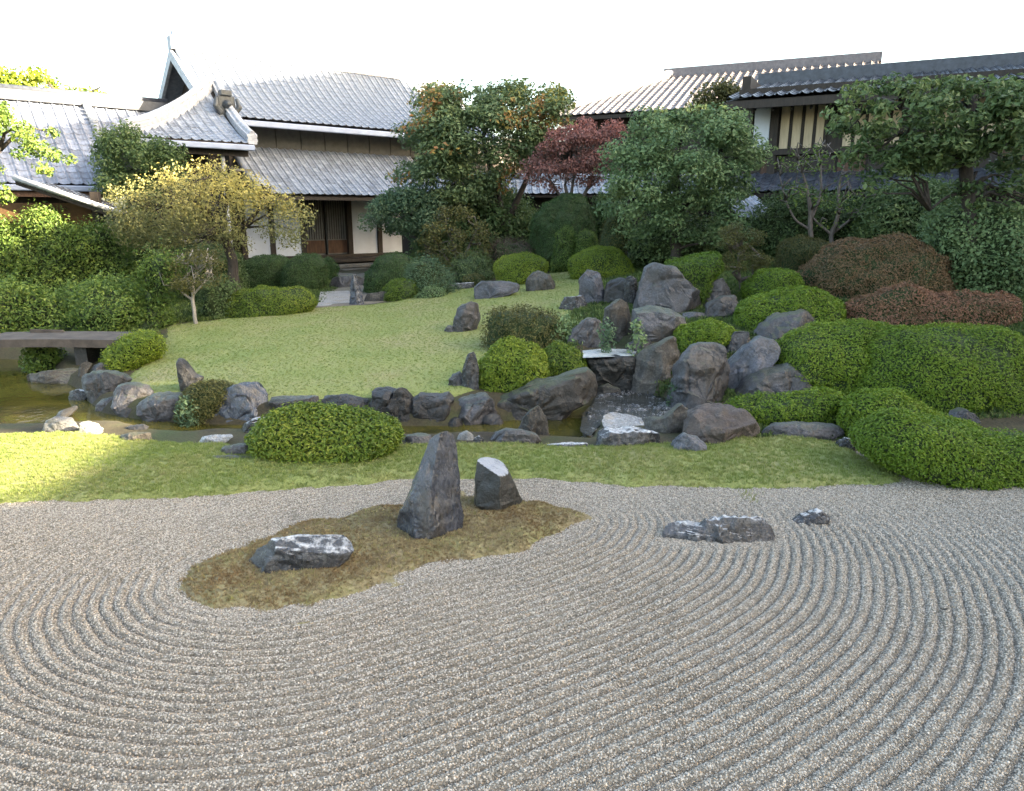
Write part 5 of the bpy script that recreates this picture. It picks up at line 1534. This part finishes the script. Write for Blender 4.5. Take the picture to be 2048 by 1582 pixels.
GS = 'clipped shrubs of the garden'
SHRUBS = [
    ('clipped_shrub', [(498, 905), (497, 880), (510, 852), (545, 828), (600, 816), (660, 815), (730, 825), (780, 845), (808, 868), (803, 888), (780, 905), (720, 920), (600, 926), (515, 922)], 'broad rounded green shrub at the gravel edge in front of the stream', 'azalea', dict(dens=7163, leaf=(.036, .017), loose=.045, lump=.06, hairy=.03)),
    ('clipped_shrub', [(207, 725), (214, 702), (243, 680), (278, 666), (310, 673), (321, 692), (310, 715), (285, 735), (245, 742)], 'bright green rounded shrub at the right end of the stone bridge', 'azalea_bright', dict(dens=6061, hairy=.05)),
    ('clipped_shrub', [(292, 690), (296, 668), (312, 660), (326, 668), (329, 688), (318, 698)], 'small olive shrub tucked behind the bright shrub by the bridge', 'olive', dict(dens=4959)),
    ('clipped_shrub', [(355, 840), (362, 792), (384, 765), (420, 757), (450, 760), (466, 776), (455, 805), (442, 845)], 'mossy brown green shrub growing between two dark pond boulders', 'olive', dict(dens=6612, leaf=(.028, .014), lump=.08)),
    ('clipped_shrub', [(447, 632), (455, 596), (485, 577), (540, 571), (600, 573), (625, 585), (634, 606), (620, 625), (520, 635)], 'flat topped oblong shrub at the far left edge of the lawn', 'azalea', dict(dens=4132)),
    ('hedge_shrub', [(478, 578), (484, 532), (510, 514), (560, 512), (585, 525), (590, 560), (580, 582)], 'dark hedge shrub behind the oblong shrub, left of two', 'hedge', dict(dens=3030)),
    ('hedge_shrub', [(565, 586), (572, 530), (595, 511), (630, 509), (655, 525), (657, 560), (645, 586)], 'dark rounded hedge shrub behind the oblong shrub, right of two', 'hedge', dict(dens=3030)),
    ('hedge_shrub', [(640, 566), (642, 526), (655, 511), (670, 516), (678, 535), (674, 566)], 'narrow dark shrub beside the temple steps', 'hedge', dict(dens=3030)),
    ('clipped_shrub', [(728, 588), (731, 546), (755, 514), (790, 504), (825, 514), (850, 548), (842, 588)], 'dark dome shrub right of the temple steps', 'hedge', dict(dens=3030)),
    ('clipped_shrub', [(767, 603), (769, 575), (785, 558), (808, 554), (832, 563), (841, 585), (830, 603)], 'small dark green ball shrub behind the lawn', 'azalea', dict(dens=4132, tints=(0, .6))),
    ('loose_shrub', [(812, 596), (815, 545), (840, 518), (875, 514), (905, 540), (920, 580), (900, 596)], 'loose blue green shrub right of the dark dome shrub', 'bluegreen', dict(dens=1160, lump=.15, loose=.1, hairy=.1, leaf=(.05, .022))),
    ('loose_shrub', [(822, 602), (830, 582), (855, 573), (880, 580), (885, 600)], 'small light green plant at the far edge of the lawn', 'fresh', dict(dens=1885, lump=.1, hairy=.05)),
    ('loose_shrub', [(920, 574), (930, 550), (950, 544), (968, 552), (972, 572)], 'small yellowish shrub at the upper lawn edge', 'olive', dict(dens=1885)),
    ('clipped_shrub', [(988, 566), (991, 532), (1010, 512), (1045, 505), (1080, 510), (1097, 526), (1093, 548), (1060, 571)], 'round bright green shrub at the top of the lawn, left of two', 'azalea_bright', dict(dens=4408)),
    ('clipped_shrub', [(1142, 554), (1144, 516), (1165, 498), (1200, 491), (1240, 500), (1263, 520), (1273, 548), (1240, 557)], 'round bright green shrub at the top of the lawn, right of two', 'azalea_bright', dict(dens=4683)),
    ('clipped_shrub', [(1060, 506), (1062, 440), (1085, 405), (1125, 390), (1170, 398), (1195, 440), (1195, 490), (1180, 508)], 'large dark rounded shrub behind the lawn under the red maple', 'hedge', dict(Y=19.5, dens=2204, tints=(0, .8), lump=.12)),
    ('clipped_shrub', [(1103, 508), (1108, 466), (1130, 447), (1150, 452), (1158, 480), (1150, 508)], 'mid green ball shrub before the large dark shrub, left of the pair', 'leafmid', dict(Y=18.8, dens=3030)),
    ('clipped_shrub', [(1146, 510), (1150, 472), (1170, 456), (1188, 462), (1196, 490), (1188, 510)], 'mid green ball shrub before the large dark shrub, right of the pair', 'leafmid', dict(Y=18.7, dens=3030)),
    ('patchy_shrub', [(960, 698), (963, 642), (985, 618), (1030, 607), (1080, 612), (1118, 632), (1128, 665), (1122, 695), (1050, 706)], 'shrub with bare brown sides and green top beside the leaning lawn stone', 'olive', dict(dens=2175, lump=.1, loose=.07)),
    ('clipped_shrub', [(951, 780), (954, 728), (975, 700), (1020, 686), (1060, 694), (1086, 715), (1094, 750), (1070, 772), (1010, 786)], 'smooth yellow green dome shrub above the long slab', 'azalea_bright', dict(dens=6612, tints=(0, .85))),
    ('clipped_shrub', [(1072, 756), (1080, 712), (1110, 693), (1145, 696), (1176, 720), (1182, 745), (1120, 760)], 'lower green shrub right of the yellow green dome shrub', 'azalea', dict(dens=6061)),
    ('clipped_shrub', [(1343, 706), (1354, 667), (1385, 645), (1420, 637), (1460, 645), (1480, 664), (1445, 692), (1385, 712)], 'small bright cap shrub on top of the large grey boulder', 'moundgreen', dict(dens=6612, tints=(.2, 1))),
    ('clipped_shrub', [(1463, 655), (1480, 616), (1530, 593), (1600, 579), (1660, 585), (1692, 606), (1683, 645), (1640, 658), (1560, 662), (1490, 668)], 'long green shrub on the hillside above the broad grey rock', 'moundgreen', dict(dens=5234, tints=(.1, 1))),
    ('clipped_shrub', [(1476, 604), (1490, 570), (1520, 545), (1560, 534), (1597, 545), (1608, 577), (1575, 606)], 'mid green dome shrub left of the rust brown shrubs', 'moundgreen', dict(dens=4132, tints=(0, .85))),
    ('rust_shrub', [(1608, 600), (1612, 542), (1640, 506), (1700, 488), (1780, 478), (1842, 482), (1882, 510), (1904, 562), (1898, 602)], 'big lumpy rust brown shrub on the right hillside', 'rust_dim', dict(dens=3581, lump=.17, tints=(.2, .9))),
    ('rust_shrub', [(1684, 650), (1690, 610), (1720, 588), (1780, 577), (1850, 580), (1945, 582), (2020, 592), (2035, 655)], 'long low reddish shrub behind the green mounds', 'rust', dict(dens=4408, lump=.1)),
    ('mound_shrub', [(1532, 742), (1550, 692), (1580, 666), (1640, 652), (1720, 648), (1790, 650), (1806, 705), (1765, 770), (1700, 792), (1640, 785), (1588, 752)], 'left smooth green mound shrub with a dark underside above the pointed purple rock', 'moundgreen', dict(dens=6336, leaf=(.03, .013), loose=.04, tints=(.15, 1), rnd=.38, up=.55, depth=.62)),
    ('mound_shrub', [(1688, 806), (1700, 742), (1740, 690), (1800, 655), (1880, 645), (1950, 643), (2015, 660), (2048, 720), (2042, 815), (1860, 822)], 'right larger green mound shrub behind the brown grey rock', 'moundgreen', dict(dens=6336, leaf=(.03, .013), loose=.04, tints=(.12, .9), rnd=.38, up=.55, depth=.7)),
    ('low_hedge', [(1443, 826), (1468, 797), (1520, 790), (1560, 795), (1620, 783), (1692, 782), (1696, 832), (1682, 857), (1600, 856), (1530, 850), (1490, 836)], 'low green hedge above the flat dark slab', 'moundgreen', dict(dens=7714, leaf=(.03, .013), tints=(.05, 1), depth=.26, power=.5)),
    ('front_hedge', [(1680, 885), (1682, 800), (1720, 785), (1790, 788), (1850, 818), (1940, 850), (1945, 880), (1800, 890)], 'low green hedge behind the front hedge, before the right mound', 'moundgreen', dict(dens=7714, leaf=(.03, .013), tints=(.1, 1), depth=.34, power=.5)),
    ('front_hedge', [(1712, 905), (1710, 862), (1735, 838), (1800, 822), (1870, 840), (1950, 858), (2070, 872), (2085, 975), (1945, 968), (1850, 952), (1760, 930)], 'thick green hedge overhanging the gravel at right', 'moundgreen', dict(dens=8265, leaf=(.03, .013), tints=(.12, .9), rnd=.38, up=.55, depth=.42, power=.5)),
    ('clipped_shrub', [(1316, 560), (1330, 520), (1390, 520), (1440, 503), (1452, 540), (1405, 566)], 'low dark green shrub behind the largest hillside rock', 'moundgreen', dict(Y=12.4, dens=3581, tints=(0, .5))),
    ('clipped_shrub', [(1548, 536), (1560, 490), (1600, 474), (1650, 478), (1670, 500), (1662, 536)], 'brownish green dome shrub under the bare branched tree', 'olive', dict(Y=14.8, dens=3030, tints=(0, .7))),
    ('loose_shrub', [(1204, 486), (1206, 440), (1225, 418), (1250, 425), (1262, 455), (1255, 486)], 'yellow green shrub left of the big leafy tree trunk', 'olive', dict(Y=17.8, dens=1595)),
    ('loose_shrub', [(-140, 672), (-140, 600), (120, 580), (180, 592), (230, 585), (282, 600), (300, 632), (292, 660), (200, 672)], 'broad leafy green bush behind the stone bridge', 'leafmid', dict(dens=1450, leaf=(.06, .028), lump=.3, loose=.16, hairy=.2, depth=.8)),
    ('loose_shrub', [(-140, 620), (-140, 450), (-40, 432), (108, 446), (170, 445), (222, 455), (252, 490), (278, 545), (285, 620)], 'tall leafy green bush at far left below the ochre wall', 'leafmid', dict(dens=1160, leaf=(.065, .03), lump=.42, loose=.2, hairy=.25, depth=.9)),
    ('loose_shrub', [(255, 655), (262, 570), (290, 515), (330, 520), (350, 590), (352, 650), (300, 662)], 'yellow tinged bush left of the pale trunked small tree', 'leafmid', dict(dens=1305, leaf=(.055, .025), lump=.35, loose=.18, hairy=.22, tints=(.1, 1.0))),
    ('loose_shrub', [(392, 640), (396, 575), (420, 548), (455, 545), (482, 575), (478, 625), (440, 640)], 'dark bush right of the pale trunked small tree', 'leafdark', dict(dens=1305, leaf=(.05, .022), lump=.14, loose=.1)),
    ('loose_shrub', [(330, 560), (335, 500), (380, 480), (440, 485), (478, 510), (480, 560)], 'dark green bush behind the trunk of the yellow weeping tree', 'leafdark', dict(Y=17.6, dens=1015, leaf=(.06, .028), lump=.14, loose=.1)),
    ('loose_shrub', [(972, 528), (978, 490), (1005, 470), (1040, 475), (1064, 500), (1064, 528)], 'brown purple bush left of the large dark shrub', 'purpletwig', dict(Y=19.5, dens=1160, lump=.14, loose=.1, hairy=.1)),
    ('loose_shrub', [(900, 560), (905, 520), (940, 500), (985, 510), (1000, 545), (990, 562)], 'dull dark shrub behind the left round lawn shrub', 'leafdark', dict(Y=18.6, dens=1015, lump=.14, loose=.1, hairy=.1)),
    ('loose_shrub', [(1700, 488), (1712, 425), (1770, 372), (1850, 358), (1905, 390), (1925, 440), (1915, 490)], 'dark leafy bush behind the rust brown shrub', 'leafdark', dict(Y=15.3, dens=1015, leaf=(.085, .04), lump=.22, loose=.2, hairy=.2, tints=(0, 1))),
    ('loose_shrub', [(1490, 480), (1500, 425), (1560, 385), (1640, 380), (1710, 400), (1730, 480)], 'dark bush behind the bare branched tree', 'leafdark', dict(Y=16.8, dens=725, leaf=(.07, .035), lump=.22, loose=.18, hairy=.1, tints=(0, .7))),
    ('loose_shrub', [(1845, 590), (1850, 500), (1880, 440), (1940, 410), (2010, 430), (2060, 520), (2060, 600)], 'fresh leafy bush at the right edge beside the rust brown shrub', 'fresh', dict(dens=1305, leaf=(.06, .035), lump=.2, loose=.14, hairy=.15, tints=(0, .8))),
    ('loose_shrub', [(838, 525), (832, 440), (868, 378), (940, 372), (1010, 385), (1065, 410), (1082, 470), (1070, 525)], 'dark understory bush behind the trunk of the big bushy tree', 'leafdark', dict(Y=23.6, dens=420, leaf=(.12, .06), lump=.4, loose=.3, hairy=.3, tints=(0, .9))),
    ('loose_shrub', [(1180, 490), (1176, 420), (1200, 385), (1240, 390), (1255, 440), (1250, 490)], 'dark bush between the red maple and the large fresh green tree', 'leafdark', dict(Y=20, dens=520, leaf=(.1, .05), lump=.25, loose=.2, hairy=.2, tints=(0, .9))),
    ('loose_shrub', [(1250, 520), (1255, 470), (1300, 440), (1380, 440), (1450, 455), (1470, 515), (1400, 530)], 'dark bush under the crown of the large fresh green tree', 'leafdark', dict(Y=17.6, dens=520, leaf=(.08, .04), lump=.25, loose=.2, hairy=.2)),
    ('loose_shrub', [(205, 560), (206, 480), (240, 430), (300, 425), (345, 470), (350, 560)], 'dark bush behind the left side of the yellow weeping tree', 'leafdark', dict(Y=18.4, dens=520, leaf=(.08, .04), lump=.25, loose=.2, hairy=.2)),
    ('water_plant', [(1085, 700), (1090, 660), (1108, 632), (1128, 625), (1150, 650), (1160, 695)], 'pale leafy plant spilling beside the bare sided shrub', 'fresh', dict(dens=1015, leaf=(.055, .03), lump=.12, loose=.12, hairy=.12, tints=(.3, 1), core=False)),
    ('water_plant', [(1196, 690), (1200, 650), (1214, 634), (1228, 650), (1230, 690)], 'small light leafy plant before the upright brown stone', 'bluegreen', dict(dens=1305, leaf=(.05, .03), lump=.08, loose=.08, core=False, tints=(.3, 1), Y=9.45)),
    ('water_plant', [(1256, 684), (1258, 650), (1270, 634), (1284, 645), (1290, 684)], 'small yellow green plant before the flat ledge block', 'fresh', dict(dens=1305, leaf=(.05, .03), lump=.08, loose=.08, core=False, tints=(.3, 1), Y=9.3)),
    ('water_plant', [(362, 825), (364, 806), (374, 798), (386, 806), (388, 825)], 'small green fern at the waterline beside the flat topped boulder', 'bluegreen', dict(dens=2175, leaf=(.05, .02), lump=.05, loose=.06, core=False, tints=(.3, 1), Y=7.9)),
    ('water_plant', [(60, 735), (62, 690), (90, 682), (118, 692), (130, 715), (125, 738)], 'green waterside plant under the stone bridge', 'leafmid', dict(dens=1595, leaf=(.06, .03), lump=.1, loose=.1, tints=(.2, 1))),
    ('water_plant', [(1340, 792), (1346, 764), (1362, 755), (1376, 768), (1378, 792)], 'small fern between the slanted brown boulder and the large grey boulder', 'bluegreen', dict(dens=1740, leaf=(.05, .024), lump=.06, loose=.07, core=False, Y=8.35)),
]
for k, (nm, px, lb, mt, kw) in enumerate(SHRUBS):
    kw.setdefault('rnd', .45 if nm.startswith(('clipped', 'hedge', 'low', 'front', 'rust')) else .6)
    add_shrub(nm, px, lb, M[mt], group=(GS if 'clipped' in nm or 'hedge' in nm or 'mound' in nm else 'loose plants of the garden'), seed=40 + k, **kw)

# ------------------------------------------------------------------ trees
GT = 'trees of the garden'


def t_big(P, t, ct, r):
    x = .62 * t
    hi = smooth(P[:, 2], P[:, 2].max() - 1.3, P[:, 2].max() - .2) * smooth(P[:, 0], -1.0, 2.0)  # top right leaves yellowed: sunlight painted into the tint
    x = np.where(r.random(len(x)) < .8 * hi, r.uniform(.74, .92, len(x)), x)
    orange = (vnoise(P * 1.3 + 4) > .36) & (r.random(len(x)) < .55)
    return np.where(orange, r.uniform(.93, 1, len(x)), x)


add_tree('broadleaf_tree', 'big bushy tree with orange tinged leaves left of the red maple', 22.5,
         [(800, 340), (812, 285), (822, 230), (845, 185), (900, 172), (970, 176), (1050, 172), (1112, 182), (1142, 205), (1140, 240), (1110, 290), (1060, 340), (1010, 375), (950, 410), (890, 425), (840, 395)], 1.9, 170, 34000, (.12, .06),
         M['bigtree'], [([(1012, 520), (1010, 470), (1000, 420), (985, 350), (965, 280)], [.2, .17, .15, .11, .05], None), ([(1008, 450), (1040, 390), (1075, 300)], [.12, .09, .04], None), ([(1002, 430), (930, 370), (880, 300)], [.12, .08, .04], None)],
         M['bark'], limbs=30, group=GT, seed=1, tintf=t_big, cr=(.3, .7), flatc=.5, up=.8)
add_tree('broadleaf_tree', 'blue green lower tree before the temple wall at right of the doorway', 21.5,
         [(735, 450), (742, 415), (775, 395), (800, 378), (845, 380), (880, 400), (895, 435), (880, 462), (830, 468), (780, 462)], .9, 60, 8000, (.10, .045), M['bluegreen'],
         [([(858, 540), (855, 500), (845, 450), (825, 420)], [.09, .08, .06, .03], None)], M['bark'], limbs=14, group=GT, seed=2, cr=(.2, .4))
add_tree('broadleaf_tree', 'twiggy olive tree between the big bushy tree and the lawn', 19.5,
         [(848, 500), (855, 450), (880, 425), (920, 420), (960, 435), (988, 470), (985, 520), (940, 540), (880, 535)], .9, 46, 4200, (.075, .035), M['olive'],
         [([(915, 560), (915, 520), (905, 480), (890, 450)], [.05, .045, .035, .02], None), ([(915, 540), (940, 490), (955, 455)], [.04, .03, .015], None), ([(915, 545), (880, 500), (868, 470)], [.035, .025, .015], None)],
         M['bark_mid'], limbs=36, group=GT, seed=3, cr=(.16, .34), twig_r=.011)
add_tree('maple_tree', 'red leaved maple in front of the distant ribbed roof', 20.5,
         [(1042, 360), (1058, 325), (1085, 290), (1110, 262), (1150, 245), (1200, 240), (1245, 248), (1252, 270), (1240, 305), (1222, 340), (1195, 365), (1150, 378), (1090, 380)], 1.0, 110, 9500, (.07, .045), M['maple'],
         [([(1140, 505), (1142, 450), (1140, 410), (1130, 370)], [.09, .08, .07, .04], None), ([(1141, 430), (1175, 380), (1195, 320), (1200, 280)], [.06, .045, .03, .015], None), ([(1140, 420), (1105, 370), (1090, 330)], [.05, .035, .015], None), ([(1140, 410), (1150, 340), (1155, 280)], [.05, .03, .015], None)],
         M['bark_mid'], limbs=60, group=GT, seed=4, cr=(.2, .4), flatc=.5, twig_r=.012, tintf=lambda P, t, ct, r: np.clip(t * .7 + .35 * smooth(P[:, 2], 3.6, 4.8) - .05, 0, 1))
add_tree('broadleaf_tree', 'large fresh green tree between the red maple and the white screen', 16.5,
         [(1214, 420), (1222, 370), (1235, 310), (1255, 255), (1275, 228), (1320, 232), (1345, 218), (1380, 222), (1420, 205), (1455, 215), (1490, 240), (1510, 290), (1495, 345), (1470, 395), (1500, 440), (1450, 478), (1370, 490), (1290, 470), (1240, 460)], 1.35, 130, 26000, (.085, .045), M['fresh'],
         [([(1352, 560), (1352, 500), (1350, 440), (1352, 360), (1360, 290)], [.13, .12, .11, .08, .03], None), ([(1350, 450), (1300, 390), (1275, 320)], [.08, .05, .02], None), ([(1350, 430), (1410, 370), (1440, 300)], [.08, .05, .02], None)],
         M['bark'], limbs=28, group=GT, seed=5, cr=(.22, .52), flatc=.5, up=.8, tintf=lambda P, t, ct, r: np.clip(.85 * t + np.where((P[:, 2] > 4.3) & (ct > .6), .3, 0), 0, 1))  # upper clumps tinted paler to paint sunlit leaves
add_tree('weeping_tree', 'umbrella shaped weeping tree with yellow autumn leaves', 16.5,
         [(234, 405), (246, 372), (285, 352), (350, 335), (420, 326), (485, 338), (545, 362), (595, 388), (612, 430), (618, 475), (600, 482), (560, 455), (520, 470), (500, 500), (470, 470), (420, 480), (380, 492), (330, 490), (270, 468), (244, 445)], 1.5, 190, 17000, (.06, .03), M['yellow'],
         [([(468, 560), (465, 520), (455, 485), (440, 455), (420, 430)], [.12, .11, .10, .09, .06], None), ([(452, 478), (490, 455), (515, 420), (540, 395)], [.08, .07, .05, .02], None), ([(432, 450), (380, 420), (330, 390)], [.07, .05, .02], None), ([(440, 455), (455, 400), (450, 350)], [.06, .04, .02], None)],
         M['bark'], limbs=60, group=GT, seed=6, cr=(.2, .38), droop=.28, twig_r=.014, tintf=lambda P, t, ct, r: np.clip(.6 * t + .65 * smooth(P[:, 2], 1.7, 2.9) * (.3 + .7 * smooth(P[:, 0], -8.5, -5)), 0, 1))  # yellower top right is sunlight painted into the leaf tint
add_tree('small_tree', 'small bare limbed tree with a pale trunk at the left edge of the lawn', 13.2,
         [(335, 555), (345, 515), (375, 500), (410, 500), (438, 515), (435, 560), (420, 590), (390, 585), (355, 590)], .55, 40, 2600, (.045, .022), M['olive'],
         [([(392, 645), (390, 620), (384, 598), (388, 570), (395, 540)], [.035, .033, .03, .022, .01], None), ([(385, 600), (365, 588), (352, 575), (345, 555)], [.022, .018, .014, .008], None), ([(386, 590), (405, 570), (420, 545)], [.02, .015, .008], None), ([(385, 595), (375, 560), (370, 530)], [.018, .013, .007], None)],
         M['bark_pale'], limbs=40, group=GT, seed=7, cr=(.1, .22), twig_r=.006)
add_tree('broadleaf_tree', 'dark bushy tree standing before the entrance wing roof', 19.5,
         [(214, 380), (216, 305), (228, 260), (245, 240), (262, 262), (285, 275), (310, 268), (335, 275), (352, 305), (362, 345), (345, 375), (300, 395), (240, 398)], .95, 80, 10000, (.09, .045), M['leafdark'],
         [([(285, 560), (286, 470), (284, 390), (280, 320)], [.1, .09, .07, .03], None)], M['bark'], limbs=18, group=GT, seed=8, cr=(.24, .42))
add_tree('bare_tree', 'nearly leafless tree with many upright branches before the storehouse', 15.5,
         [(1545, 400), (1555, 310), (1600, 290), (1660, 300), (1720, 320), (1750, 380), (1740, 440), (1660, 450), (1580, 440)], .9, 60, 1000, (.06, .03), M['leafmid'],
         [([(1626, 500), (1620, 460), (1622, 420), (1612, 370), (1596, 320)], [.055, .05, .045, .03, .01], None), ([(1622, 440), (1642, 390), (1640, 330), (1648, 300)], [.035, .028, .018, .008], None),
          ([(1664, 500), (1662, 470), (1678, 430), (1676, 380), (1690, 320)], [.05, .045, .04, .025, .01], None), ([(1665, 470), (1640, 450), (1625, 435)], [.03, .025, .02], None),
          ([(1668, 465), (1700, 440), (1725, 415), (1735, 380)], [.03, .025, .02, .01], None), ([(1620, 460), (1590, 440), (1570, 400), (1560, 350)], [.03, .022, .015, .007], None)],
         M['bark_mid'], limbs=120, group=GT, seed=9, cr=(.12, .25), twig_r=.009)
add_tree('evergreen_tree', 'overhanging dark evergreen tree at the upper right with crooked branches', 12.0,
         [(1645, 240), (1660, 195), (1715, 178), (1790, 172), (1880, 160), (1980, 130), (2070, 160), (2080, 300), (2040, 345), (1945, 320), (1890, 330), (1840, 340), (1790, 345), (1740, 300), (1700, 260)], .9, 90, 8500, (.10, .05), M['leafdark'],
         [([(1952, 560), (1940, 480), (1938, 410), (1930, 330), (1938, 250), (1950, 190)], [.13, .12, .11, .1, .08, .05], None), ([(1932, 340), (1890, 290), (1850, 285), (1810, 268)], [.06, .045, .035, .015], None),
          ([(1935, 270), (1965, 245), (2010, 230)], [.05, .035, .02], None), ([(1936, 380), (1890, 395), (1860, 420)], [.035, .025, .012], None), ([(1932, 300), (1880, 240), (1800, 215), (1730, 225)], [.05, .04, .03, .012], None)],
         M['bark'], limbs=44, group=GT, seed=10, cr=(.16, .36), flatc=.5, up=.7,
         crowns=[dict(px=[(1690, 300), (1760, 280), (1812, 335), (1795, 385), (1740, 392), (1700, 350)], Y=12.0, depth=.5, nclump=14, nleaf=800),
                 dict(px=[(1870, 330), (2048, 330), (2070, 430), (1985, 445), (1900, 405)], Y=12.2, depth=.5, nclump=18, nleaf=1200)], twig_r=.014)
add_tree('cloud_pruned_tree', 'small cloud pruned tree with yellowish tiers before the big leafy tree', 12.6,
         [(1440, 485), (1446, 462), (1470, 448), (1500, 452), (1517, 478), (1508, 494), (1470, 498)], .3, 22, 3800, (.03, .014), M['olive'],
         [([(1484, 600), (1480, 560), (1478, 520), (1480, 480)], [.03, .028, .025, .012], None)], M['bark_mid'], limbs=5, group=GT, seed=11, cr=(.1, .16), flatc=.6,
         crowns=[dict(px=[(1425, 535), (1428, 512), (1460, 498), (1500, 502), (1530, 515), (1528, 535), (1470, 542)], Y=12.6, depth=.32, nclump=26, nleaf=4200)])
add_tree('broadleaf_tree', 'yellow green tree top beyond the side building roof', 31,
         [(-40, 230), (-30, 150), (40, 120), (110, 140), (165, 168), (200, 200), (190, 235)], 1.8, 50, 7000, (.16, .09), M['azalea_bright'],
         [([(80, 400), (85, 300), (95, 230), (120, 190)], [.2, .18, .14, .05], None), ([(95, 240), (150, 200), (185, 172), (215, 160)], [.1, .07, .05, .02], None)], M['bark'], limbs=20, group=GT, seed=12, cr=(.35, .6), tints=None) if False else None
add_tree('broadleaf_tree', 'yellow green tree top beyond the side building roof', 31,
         [(-40, 230), (-30, 160), (40, 140), (110, 155), (165, 178), (200, 205), (190, 235)], 1.8, 50, 7000, (.16, .09), M['azalea_bright'],
         [([(80, 400), (85, 300), (95, 230), (120, 190)], [.2, .18, .14, .05], None), ([(95, 240), (150, 205), (180, 185), (205, 172)], [.1, .07, .05, .02], None)], M['bark'], limbs=20, group=GT, seed=12, cr=(.35, .6))
add_tree('broadleaf_tree', 'leafy branch end of a green tree at the far left edge', 14,
         [(-160, 420), (-170, 250), (-80, 190), (20, 215), (100, 262), (131, 292), (126, 325), (108, 345), (60, 352), (20, 400), (-60, 440)], 1.0, 80, 9000, (.075, .04), M['leafmid'],
         [([(-70, 620), (-65, 480), (-50, 380), (0, 300)], [.11, .1, .08, .03], None)], M['bark'], limbs=10, group=GT, seed=13, cr=(.14, .26))
add_tree('broadleaf_tree', 'olive tree top showing between the two right hand roofs', 24,
         [(1385, 235), (1390, 195), (1415, 172), (1450, 170), (1478, 190), (1475, 225), (1440, 245)], .9, 40, 4000, (.11, .06), M['olive'],
         [([(1430, 480), (1430, 350), (1430, 230)], [.12, .1, .05], None)], M['bark'], limbs=10, group=GT, seed=14, cr=(.25, .42))

# ------------------------------------------------------------------ grass, moss, gravel stones
pebs = [pebble_proto(i, inst_mat('gravel stone', [(0, (.08, .07, .058)), (.22, (.18, .158, .13)), (.6, (.31, .278, .237)), (.86, (.41, .375, .33)), (.95, (.34, .245, .16)), (1, (.52, .48, .43))], rough=.75)) for i in range(3)]
scatter('gravel', gravel_bed, pebs, 16000, .0036, .0068, tilt=.8, seed=1)
gm = inst_mat('grass blades', [(0, (.15, .19, .045)), (.5, (.19, .22, .062)), (.85, (.235, .24, .088)), (1, (.31, .275, .13))], rough=.6, trans=.3, patch=(1.3, (.15, .205, .045), .75))
tufts = [tuft_proto(i, gm) for i in range(3)]
scatter('grass', lawn, tufts, 520, .010, .022, tilt=.15, seed=3)
scatter('grass', strip, tufts, 1300, .013, .034, tilt=.15, seed=5)
mm = inst_mat('dry moss bits', [(0, (.14, .105, .06)), (.4, (.24, .185, .105)), (.75, (.33, .27, .15)), (1, (.23, .225, .08))], rough=.9, trans=.15, patch=(3.2, (.17, .105, .05), .75))
mtufts = [tuft_proto(10 + i, mm, n=12, w=.12, spread=.8) for i in range(3)]
scatter('moss', moss, mtufts, 3600, .009, .019, tilt=.4, seed=7)

cm = inst_mat('ground cover leaves', [(0, (.03, .05, .015)), (.5, (.06, .10, .025)), (1, (.13, .17, .05))], rough=.6, trans=.25)
ctufts = [tuft_proto(20 + i, cm, n=12, w=.16, spread=1.0) for i in range(3)]
scatter('ground_cover', hill, ctufts, 240, .03, .075, tilt=.3, seed=9)
scatter('ground_cover', bank, ctufts, 260, .03, .06, tilt=.3, seed=10)
scatter('ground_cover', bed_l, ctufts, 200, .04, .1, tilt=.3, seed=11)

# two small things lying on the gravel
lf = flat([(1887, 1222)], .012)[0]
mb = MB()
a = np.linspace(-1, 1, 7)
V = [(x * .022, y * .011 * (1 - x * x), .006 + .006 * abs(x) + .004 * abs(y)) for x in a for y in (-1, 0, 1)]
mb.add([np.array(p) + lf for p in V], [(i * 3 + j, i * 3 + j + 3, i * 3 + j + 4, i * 3 + j + 1) for i in range(6) for j in range(2)])
tag(mb.build('fallen_leaf', M['bark'], loc=lf), 'small dark fallen leaf lying on the raked gravel at lower right', 'leaf')
tf = flat([(1500, 992)], 0)[0]
gt = leaf_mat('grass tuft', [(0, (.16, .20, .05)), (1, (.26, .26, .09))])
V, F = [], []
for k in range(70):
    p = tf + np.array([rng.normal() * .05, rng.normal() * .09, 0]); d = rng.normal(size=3) * .018; h_ = rng.uniform(.03, .06)
    b = len(V); V += [p + (-.002, 0, 0), p + (.002, 0, 0), p + (d[0], d[1], h_)]; F.append((b, b + 1, b + 2))
me = mesh_np('grass_tuft', np.array(V) - tf, np.array(F), gt, attr={'tint': rng.random(len(V))})
tag(link('grass_tuft', me, loc=tf), 'thin grass tuft growing in the gravel just below the grass bank', 'grass tuft')
